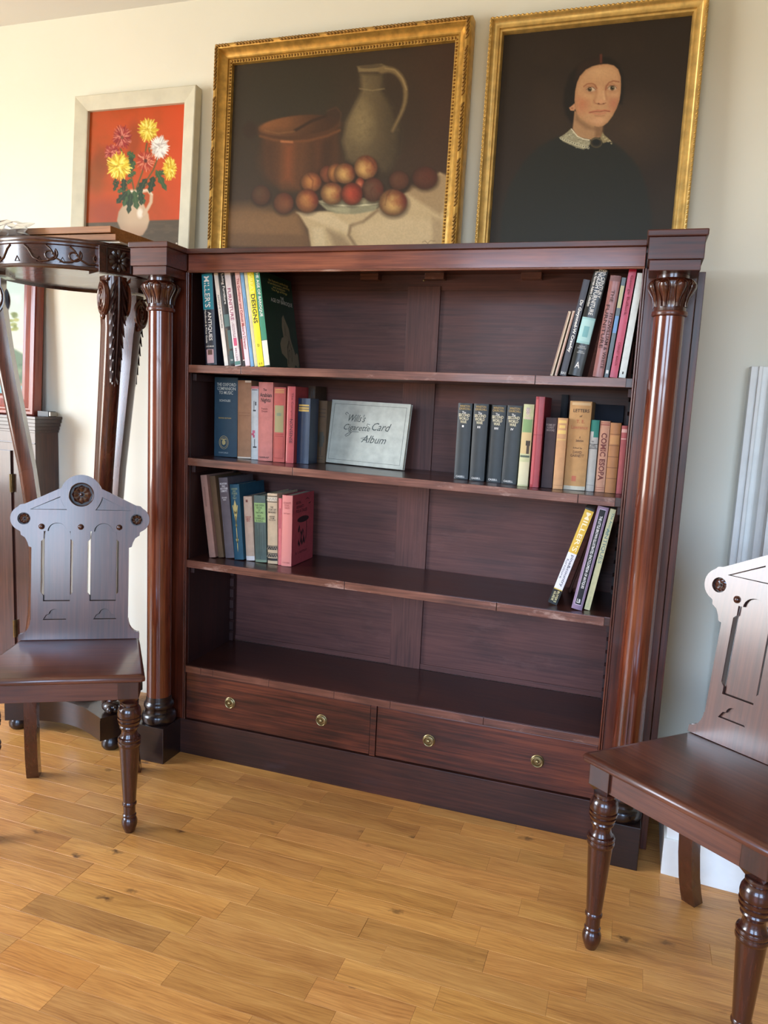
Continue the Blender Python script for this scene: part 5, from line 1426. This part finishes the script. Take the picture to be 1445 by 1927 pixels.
# carved ornament on the outer ridge and the beaded sight edge
orn = MB(); bead = MB()
def along(w, h, ins, step):
    out = []
    for (x0, z0, x1, z1) in ((-w / 2 + ins, ins, w / 2 - ins, ins), (w / 2 - ins, ins, w / 2 - ins, h - ins), (w / 2 - ins, h - ins, -w / 2 + ins, h - ins), (-w / 2 + ins, h - ins, -w / 2 + ins, ins)):
        L = math.hypot(x1 - x0, z1 - z0); n_ = int(L / step)
        for i in range(n_):
            f = (i + .5) / n_; out.append((x0 + (x1 - x0) * f, z0 + (z1 - z0) * f, math.atan2(z1 - z0, x1 - x0), i))
    return out
for x, z, a, i in along(.878, .728, .011, .0115):
    if i % 14 > 11: continue
    M = Matrix.Translation((x, -.042, z)) @ Matrix.Rotation(-a, 4, 'Y') @ Matrix.Rotation(R(34), 4, 'Y')
    orn.ellipsoid((0, 0, 0), .0098, .0042, .0034, 8, 4, M)
for x, z, a, i in along(.878, .728, .050, .0105):
    M = Matrix.Translation((x, -.0118, z)) @ Matrix.Rotation(-a, 4, 'Y')
    bead.ellipsoid((0, 0, 0), .0040 if i % 2 else .003, .0035, .0042, 7, 4, M)
part('carved_leaf_edge', orn, M_GILTDK, t, 60)['kind'] = 'stuff'; part('sight_moulding', bead, M_GILTDK, t, 60)['kind'] = 'stuff'
dk = MB()
for k in range(2):
    pass

# ---------- portrait of a woman in black
def portrait():
    p = Paint(300, 362, [(944.5, 55.5), (1303.3, 17.1), (1259.8, 466.5), (914.9, 472.2)], 6.568, (1020, 80))
    X, Y = p.X, p.Y; I = p.all()
    p.c[:] = (40, 31, 24)
    p.mix(I, np.clip(1 - np.hypot((X - 1080) / 700, (Y - 1000) / 600), 0, 1) * .8, (66, 50, 36))
    p.mix(I, np.clip(1 - np.hypot((X - 150) / 500, (Y - 900) / 600), 0, 1) * .5, (58, 44, 32))
    n = fbm(X / 300, Y / 300, 4); p.mix(I, np.clip((n - .5), 0, .4), (54, 42, 32))
    # dress
    dress = [(-560, 2560), (-520, 2000), (-420, 1700), (-250, 1420), (-60, 1230), (150, 1120), (400, 1060), (700, 1100), (880, 1190), (1000, 1280), (1120, 1400), (1200, 1520), (1290, 1760), (1350, 2100), (1380, 2560)]
    p.poly(dress, (30, 32, 28), 40)
    p.mix(I, np.clip((Y - 1700) / 900, 0, 1) * .5, (38, 40, 36))
    # hair mass
    p.poly([(690, 100), (560, 130), (430, 200), (320, 330), (255, 520), (245, 700), (270, 830), (340, 930), (420, 960), (520, 700), (980, 700), (1010, 500), (1000, 330), (940, 190), (830, 115)], (26, 22, 18), 36)
    p.poly([(700, 100), (560, 135), (420, 210), (380, 420), (560, 250), (700, 200)], (48, 32, 24), 40, .7)
    # neck
    p.poly([(385, 780), (360, 1010), (420, 1110), (600, 1150), (720, 1110), (740, 950), (640, 980)], (170, 130, 92), 16)
    p.poly([(640, 960), (745, 960), (735, 1110), (640, 1120)], (122, 88, 60), 40, .8)
    p.poly([(400, 800), (460, 900), (600, 985), (700, 985), (700, 1040), (520, 1010), (390, 900)], (128, 94, 66), 40, .7)
    # ear
    p.poly([(385, 690), (340, 730), (316, 745), (332, 780), (375, 785), (395, 760)], (196, 142, 104), 10)
    p.ell(352, 752, 16, 12, (150, 96, 66), .6, .7)
    # face
    face = [(520, 265), (600, 222), (700, 196), (800, 192), (880, 212), (935, 262), (962, 340), (966, 450), (962, 560), (945, 660), (912, 750), (860, 850), (800, 930), (745, 972), (690, 986), (620, 975), (545, 940), (470, 890), (420, 830), (392, 760), (385, 640), (392, 540), (415, 430), (455, 340)]
    p.poly(face, (192, 146, 104), 9)
    i = p.sel(370, 990, 180, 1000); d = p.dist_poly(i, face); ok = d > 0; i = i[ok]; d = d[ok]
    def F(cx, cy, rx, ry, col, a): p.mix(i, np.clip(1 - np.hypot((X[i] - cx) / rx, (Y[i] - cy) / ry), 0, 1) * a, col)
    F(700, 300, 260, 130, (206, 162, 118), .9)
    F(480, 700, 130, 170, (186, 116, 82), .9); F(880, 690, 110, 160, (178, 110, 82), .9)
    F(660, 920, 170, 80, (202, 152, 112), .8); F(540, 590, 120, 70, (204, 158, 112), .8); F(880, 580, 90, 60, (204, 158, 116), .8)
    p.mix(i, np.clip(1 - d / 45, 0, 1) * .35, (150, 104, 70))
    p.mix(i, np.clip((X[i] - 900) / 70, 0, 1) * np.clip((Y[i] - 600) / 200, 0, 1) * .5, (140, 90, 64))
    # nose
    p.poly([(655, 480), (720, 470), (760, 640), (770, 690), (700, 705), (650, 690)], (206, 158, 116), 50, .7)
    p.line([(640, 480), (660, 560), (640, 640), (630, 680)], 26, (168, 116, 80), 34, .55)
    p.line([(775, 480), (770, 560), (785, 640)], 20, (160, 106, 76), 26, .5)
    p.line([(745, 540), (758, 640)], 22, (216, 172, 130), 20, .7)
    p.ell(718, 670, 42, 28, (206, 150, 112), .8, .7)
    p.line([(650, 690), (690, 702), (740, 700), (775, 686)], 10, (132, 80, 56), 12, .85)
    p.ell(686, 694, 14, 8, (104, 58, 42), .6, .9); p.ell(748, 692, 13, 7, (104, 58, 42), .6, .9)
    p.line([(625, 650), (640, 690)], 12, (166, 104, 74), 14, .6)
    # eyes and brows
    def eye(cx, cy, w, h, il):
        p.ell(cx, cy, w * 1.35, h * 1.9, (170, 118, 84), .8, .6)
        p.ell(cx, cy, w, h, (206, 184, 154), .25, 1)
        p.ell(cx + il, cy - 1, h * .95, h * .98, (84, 70, 42), .25)
        p.ell(cx + il, cy - 1, h * .5, h * .5, (24, 18, 14), .3)
        p.ell(cx + il + 6, cy - 8, 5, 5, (196, 186, 160), .5)
        p.line([(cx - w, cy + 2), (cx - w * .4, cy - h * .95), (cx + w * .4, cy - h * 1.0), (cx + w, cy)], 8, (90, 50, 36), 8, .9)
        p.line([(cx - w * .9, cy + 6), (cx, cy + h * 1.1), (cx + w * .9, cy + 5)], 6, (150, 96, 68), 8, .7)
        p.line([(cx - w * 1.1, cy - h * .9), (cx, cy - h * 1.9), (cx + w * 1.1, cy - h * .8)], 6, (150, 92, 66), 10, .6)
    eye(590, 516, 58, 29, -16); eye(856, 498, 58, 31, 2)
    p.line([(500, 480), (540, 448), (600, 440), (640, 458), (662, 500)], 15, (142, 82, 54), 13, .8)
    p.line([(775, 520), (785, 470), (815, 430), (870, 408), (940, 420)], 15, (136, 76, 52), 13, .8)
    # mouth
    p.line([(570, 806), (630, 790), (680, 778), (715, 786), (760, 776), (826, 790)], 22, (184, 106, 80), 14, .75)
    p.line([(572, 806), (640, 794), (700, 796), (760, 784), (826, 791)], 8, (122, 62, 46), 7, .95)
    p.line([(620, 812), (690, 826), (770, 808)], 24, (190, 116, 90), 20, .6)
    p.line([(640, 846), (700, 852), (760, 842)], 14, (160, 110, 78), 16, .6)
    p.ell(700, 905, 60, 36, (210, 160, 120), .9, .6)
    # hair parting and edge over the forehead
    p.line([(716, 84), (716, 190)], 26, (110, 52, 36), 26, .9)
    p.line([(455, 335), (520, 262), (610, 216), (720, 190), (800, 188), (880, 206), (938, 258), (966, 340)], 14, (30, 22, 18), 16, .85)
    # lace collar
    p.poly([(338, 1010), (360, 1020), (430, 1110), (560, 1150), (600, 1170), (560, 1230), (500, 1270), (420, 1250), (330, 1210), (240, 1170), (190, 1122), (270, 1070)], (150, 144, 116), 12)
    p.poly([(735, 1050), (760, 1090), (800, 1120), (860, 1180), (800, 1170), (745, 1190), (700, 1150)], (142, 128, 92), 12)
    rs = np.random.RandomState(5)
    for k in range(170):
        x = rs.uniform(220, 600); y = rs.uniform(1060, 1262)
        q = p.dist_poly(np.array([np.argmin((X - x) ** 2 + (Y - y) ** 2)]), [(338, 1010), (360, 1020), (430, 1110), (560, 1150), (600, 1170), (560, 1230), (500, 1270), (420, 1250), (330, 1210), (240, 1170), (190, 1122), (270, 1070)])
        if q[0] > -6: p.line([(x, y), (x + rs.uniform(-18, 18), y + rs.uniform(-14, 14))], 5, (206, 200, 168) if rs.rand() > .4 else (96, 94, 78), 5, .8)
    for k in range(13):
        f = k / 12; x = 215 + 340 * f; y = 1128 + 150 * f - 30 * f * f
        p.ell(x, y, 15, 17, (204, 198, 166), .5, .85); p.ell(x, y - 1, 7, 8, (44, 44, 38), .5, .9)
    p.line([(345, 1012), (420, 1105), (500, 1140), (570, 1150)], 12, (226, 218, 188), 8)
    for k in range(6): p.ell(745 + 20 * k, 1110 + 12 * k + (k % 2) * 24, 10, 9, (196, 182, 140), .5, .8)
    # brooch
    p.ell(656, 1183, 78, 66, (74, 64, 44), .15); p.ell(656, 1183, 62, 50, (40, 38, 32), .2); p.ell(656, 1180, 44, 34, (22, 24, 22), .3)
    p.line([(600, 1150), (656, 1128), (712, 1150)], 6, (120, 104, 70), 6, .8)
    nn = fbm(X / 20, Y / 20, 31, 3)[:, None] - .5
    p.c = p.c * .96 * (1 + .08 * nn) + np.array([7., 7., 6.])  # blacks raised in the colours to stand for the varnish reflection
    return p.mesh('canvas', .524, .633)
PORT_PROF = [(0, .012), (0, -.026), (.003, -.031), (.008, -.032), (.011, -.027), (.017, -.021), (.024, -.019), (.029, -.020), (.031, -.014), (.036, -.013), (.040, -.004), (.040, .012)]
t = framed('gilt-framed dark portrait of a woman in black with a lace collar', 1.101, .604, .713, .343, 1.6045, 2.0, PORT_PROF, M_GILTP, .040, portrait(), 0, 35)
rope = MB()
for x, z, a, i in along(.604, .713, .004, .0125):
    M = Matrix.Translation((x, -.0305, z)) @ Matrix.Rotation(-a, 4, 'Y') @ Matrix.Rotation(R(22), 4, 'Y')
    rope.ellipsoid((0, 0, 0), .0065, .003, .0028, 7, 4, M)
part('rope_edge', rope, M_GILT, t, 60)['kind'] = 'stuff'

# ---------- chrysanthemums in a jug on orange ground
def flowers():
    p = Paint(200, 250, [(158.0, 204.1), (342.3, 187.5), (328.4, 474.3), (147.2, 477.7)], 4.817, (100, 130))
    X, Y = p.X, p.Y; I = p.all()
    p.c[:] = (188, 74, 26)
    n = fbm(X / 130, Y / 130, 9); n2 = fbm(X / 60, Y / 90, 12)
    p.mix(I, np.clip((n - .48) * 3.2, 0, .8), (172, 72, 22))
    p.mix(I, np.clip((560 - X) / 330, 0, 1) * .55 * (n2 + .35), (150, 74, 28))
    p.mix(I, np.clip((X - 850) / 250, 0, 1) * .8, (206, 74, 30))
    p.ell(680, 600, 60, 150, (128, 58, 24), .9, .55)
    p.ell(390, 800, 80, 120, (120, 62, 30), .9, .6); p.ell(330, 950, 90, 150, (120, 70, 30), .9, .5)
    p.ell(420, 1270, 160, 120, (140, 60, 40), .9, .6)
    # table
    p.poly([(200, 1372), (540, 1362), (820, 1348), (1140, 1338), (1140, 1720), (200, 1720)], (84, 72, 56), 12)
    i = p.sel(200, 1160, 1330, 1720); p.mix(i, np.clip((fbm(X[i] / 70, Y[i] / 26, 15) - .45) * 2, 0, .6) * (Y[i] > 1372), (104, 88, 68))
    # jug
    jug = [(650, 1060), (740, 1060), (745, 1130), (775, 1210), (815, 1290), (822, 1350), (800, 1420), (760, 1480), (700, 1500), (620, 1480), (560, 1430), (526, 1350), (540, 1270), (590, 1190), (630, 1130)]
    p.poly(jug, (198, 172, 142), 14)
    i = p.sel(510, 850, 1050, 1510); d = p.dist_poly(i, jug); ok = d > 0; i = i[ok]
    p.mix(i, np.clip((640 - X[i]) / 110, 0, 1) * .5, (150, 134, 112)); p.mix(i, np.clip((Y[i] - 1360) / 130, 0, 1) * .6, (160, 122, 98))
    p.ell(735, 1280, 26, 44, (240, 230, 214), .8, .9)
    p.line([(755, 1080), (810, 1070), (842, 1110), (836, 1180), (805, 1240), (770, 1290)], 30, (206, 178, 148), 12)
    p.line([(760, 1072), (812, 1064), (848, 1110)], 9, (236, 218, 196), 8, .8)
    p.line([(650, 1078), (700, 1086), (745, 1072)], 10, (230, 222, 206), 6)
    # stems and leaves
    G, GD = (58, 86, 52), (38, 58, 40)
    for pts in ([(800, 640), (790, 700), (760, 900), (700, 1060)], [(900, 770), (860, 880), (760, 1040)], [(580, 940), (620, 1060)], [(960, 900), (860, 970), (770, 1040)], [(560, 690), (640, 860), (680, 1060)], [(820, 680), (830, 760)]):
        p.line(pts, 13, (92, 84, 44), 8)
    rs = np.random.RandomState(3)
    def lf(x, y, a, L, w, col):
        c_, s_ = math.cos(a), math.sin(a)
        P = [(x, y)] + [(x + c_ * L * t_ - s_ * w * k, y + s_ * L * t_ + c_ * w * k) for t_, k in ((.2, .8), (.35, .45), (.5, 1), (.65, .5), (.8, .7), (1, 0), (.8, -.7), (.65, -.45), (.5, -1), (.35, -.5), (.2, -.8))]
        p.poly(P, col, 6)
        p.line([(x, y), (x + c_ * L, y + s_ * L)], 3, (120, 140, 96), 4, .5)
    for x, y, a, L, w in ((640, 1060, 1.9, 170, 40), (680, 1070, 1.4, 180, 42), (620, 1080, 2.3, 150, 38), (720, 1060, 1.2, 150, 40), (610, 1050, 2.7, 90, 30), (880, 880, 1.1, 220, 34), (860, 940, 1.8, 160, 40), (800, 960, 2.2, 160, 36), (590, 960, 1.6, 120, 34), (540, 980, 2.0, 110, 22), (650, 740, 1.5, 160, 40), (620, 720, .6, 90, 34), (690, 800, 2.0, 120, 30), (770, 1000, 1.9, 90, 26), (700, 900, 2.6, 90, 26), (900, 900, .2, 80, 26), (520, 960, 2.0, 70, 16), (660, 970, 2.4, 60, 24), (655, 1090, 1.7, 200, 34), (740, 1080, 1.5, 130, 30)):
        lf(x, y, a, L, w, G if rs.rand() > .45 else GD)
    # blooms
    def bloom(cx, cy, rx, ry, cols, n_, seed, w=13):
        rs = np.random.RandomState(seed)
        p.ell(cx, cy, rx * .82, ry * .82, cols[0], .3)
        for ring in (1.0, .86, .7, .52, .34, .18):
            m_ = max(5, int(n_ * ring))
            for k in range(m_):
                a = 2 * PI * (k + rs.rand() * .8) / m_
                r1 = ring * rs.uniform(.9, 1.08); r0 = r1 * .45
                b_ = a + rs.uniform(-.25, .25)
                c_ = cols[rs.randint(len(cols))]
                p.line([(cx + rx * r0 * math.cos(a), cy + ry * r0 * math.sin(a)), (cx + rx * r1 * math.cos(b_), cy + ry * r1 * math.sin(b_))], w, c_, 5, .95, w * .45)
    Rd = [(126, 36, 36), (170, 70, 60), (206, 128, 108), (150, 44, 44), (186, 96, 80)]
    bloom(575, 582, 92, 112, Rd, 34, 1, 12); bloom(482, 724, 74, 78, Rd, 26, 2, 12)
    bloom(812, 515, 94, 112, [(206, 176, 50), (236, 212, 88), (246, 228, 120), (186, 150, 40)], 30, 3, 15)
    bloom(545, 850, 116, 128, [(212, 180, 44), (238, 214, 84), (248, 230, 120), (186, 150, 36)], 34, 4, 17)
    bloom(918, 675, 88, 112, [(206, 200, 192), (240, 236, 230), (180, 172, 168), (226, 222, 218)], 30, 5, 14)
    bloom(788, 800, 86, 98, [(170, 62, 40), (206, 116, 84), (150, 44, 34), (220, 150, 120)], 30, 6, 12)
    bloom(1010, 870, 66, 112, [(214, 178, 40), (240, 214, 80), (248, 230, 124), (190, 150, 30)], 28, 7, 14)
    p.ell(788, 800, 16, 18, (60, 20, 20), .6, .8); p.ell(575, 585, 14, 16, (96, 60, 40), .6, .7)
    p.ell(1070, 1558, 8, 8, (220, 206, 186), .5)
    return p.mesh('canvas', .405, .508)
FLW_PROF = [(0, .014), (0, -.020), (.003, -.022), (.046, -.012), (.050, -.010), (.050, .014)]
framed('pale grey framed painting of chrysanthemums on orange above the tall stand', -.4545, .502, .608, .324, 1.6045, 3.9, FLW_PROF, M_GREYFRAME, .050, flowers(), 0, None)

# ---------- river landscape in a red-brown frame, on the cabinet
def landscape():
    p = Paint(120, 140, [(-131.9, 498.5), (37.1, 496.1), (45.0, 761.3), (-136.3, 751.7)], 4.82, (0, 480))
    X, Y = p.X, p.Y; I = p.all()
    p.c[:] = (176, 196, 190)
    p.mix(I, np.clip((Y - 300) / 500, 0, 1) * .8, (206, 204, 182)); p.mix(I, np.clip((fbm(X / 120, Y / 90, 2) - .5) * 2, 0, .6), (198, 206, 204))
    p.poly([(-700, 1000), (-200, 880), (40, 850), (110, 830), (240, 900), (240, 1180), (-700, 1190)], (92, 116, 84), 24)
    rs = np.random.RandomState(2)
    for k in range(90): p.ell(rs.uniform(-600, 230), rs.uniform(880, 1150), rs.uniform(10, 34), rs.uniform(10, 30), [(70, 96, 66), (112, 134, 96), (86, 110, 84), (130, 146, 108)][k % 4], .8, .7)
    p.poly([(-700, 1150), (240, 1160), (240, 1190), (-700, 1190)], (150, 132, 104), 10)
    p.poly([(-700, 1185), (240, 1185), (240, 1290), (-700, 1300)], (106, 166, 172), 12)
    for k in range(14): p.line([(rs.uniform(-500, 150), 1195 + 7 * k), (rs.uniform(160, 240), 1195 + 7 * k)], 5, (166, 202, 200), 5, .5)
    p.poly([(-700, 1290), (240, 1280), (240, 1400), (-700, 1400)], (132, 156, 70), 10)
    p.line([(-200, 1300), (-160, 900), (-90, 600)], 46, (96, 70, 44), 14, 1, 18)
    for k in range(60): p.ell(rs.uniform(-330, 120), rs.uniform(560, 700) + rs.uniform(-120, 20), rs.uniform(12, 34), rs.uniform(10, 24), [(124, 132, 44), (96, 110, 40), (150, 150, 60)][k % 3], .6, .8)
    return p.mesh('canvas', .447, .53)
RED_PROF = [(0, .014), (0, -.022), (.004, -.027), (.014, -.028), (.020, -.022), (.026, -.023), (.034, -.019), (.060, -.010), (.070, -.012), (.076, -.006), (.080, 0), (.080, .014)]
framed('river landscape in a red-brown moulded frame leaning behind the tall stand', -1.184, .607, .62, .328, 1.0605, 3.4, RED_PROF, M_REDFRAME, .045, landscape(), 0, 30)
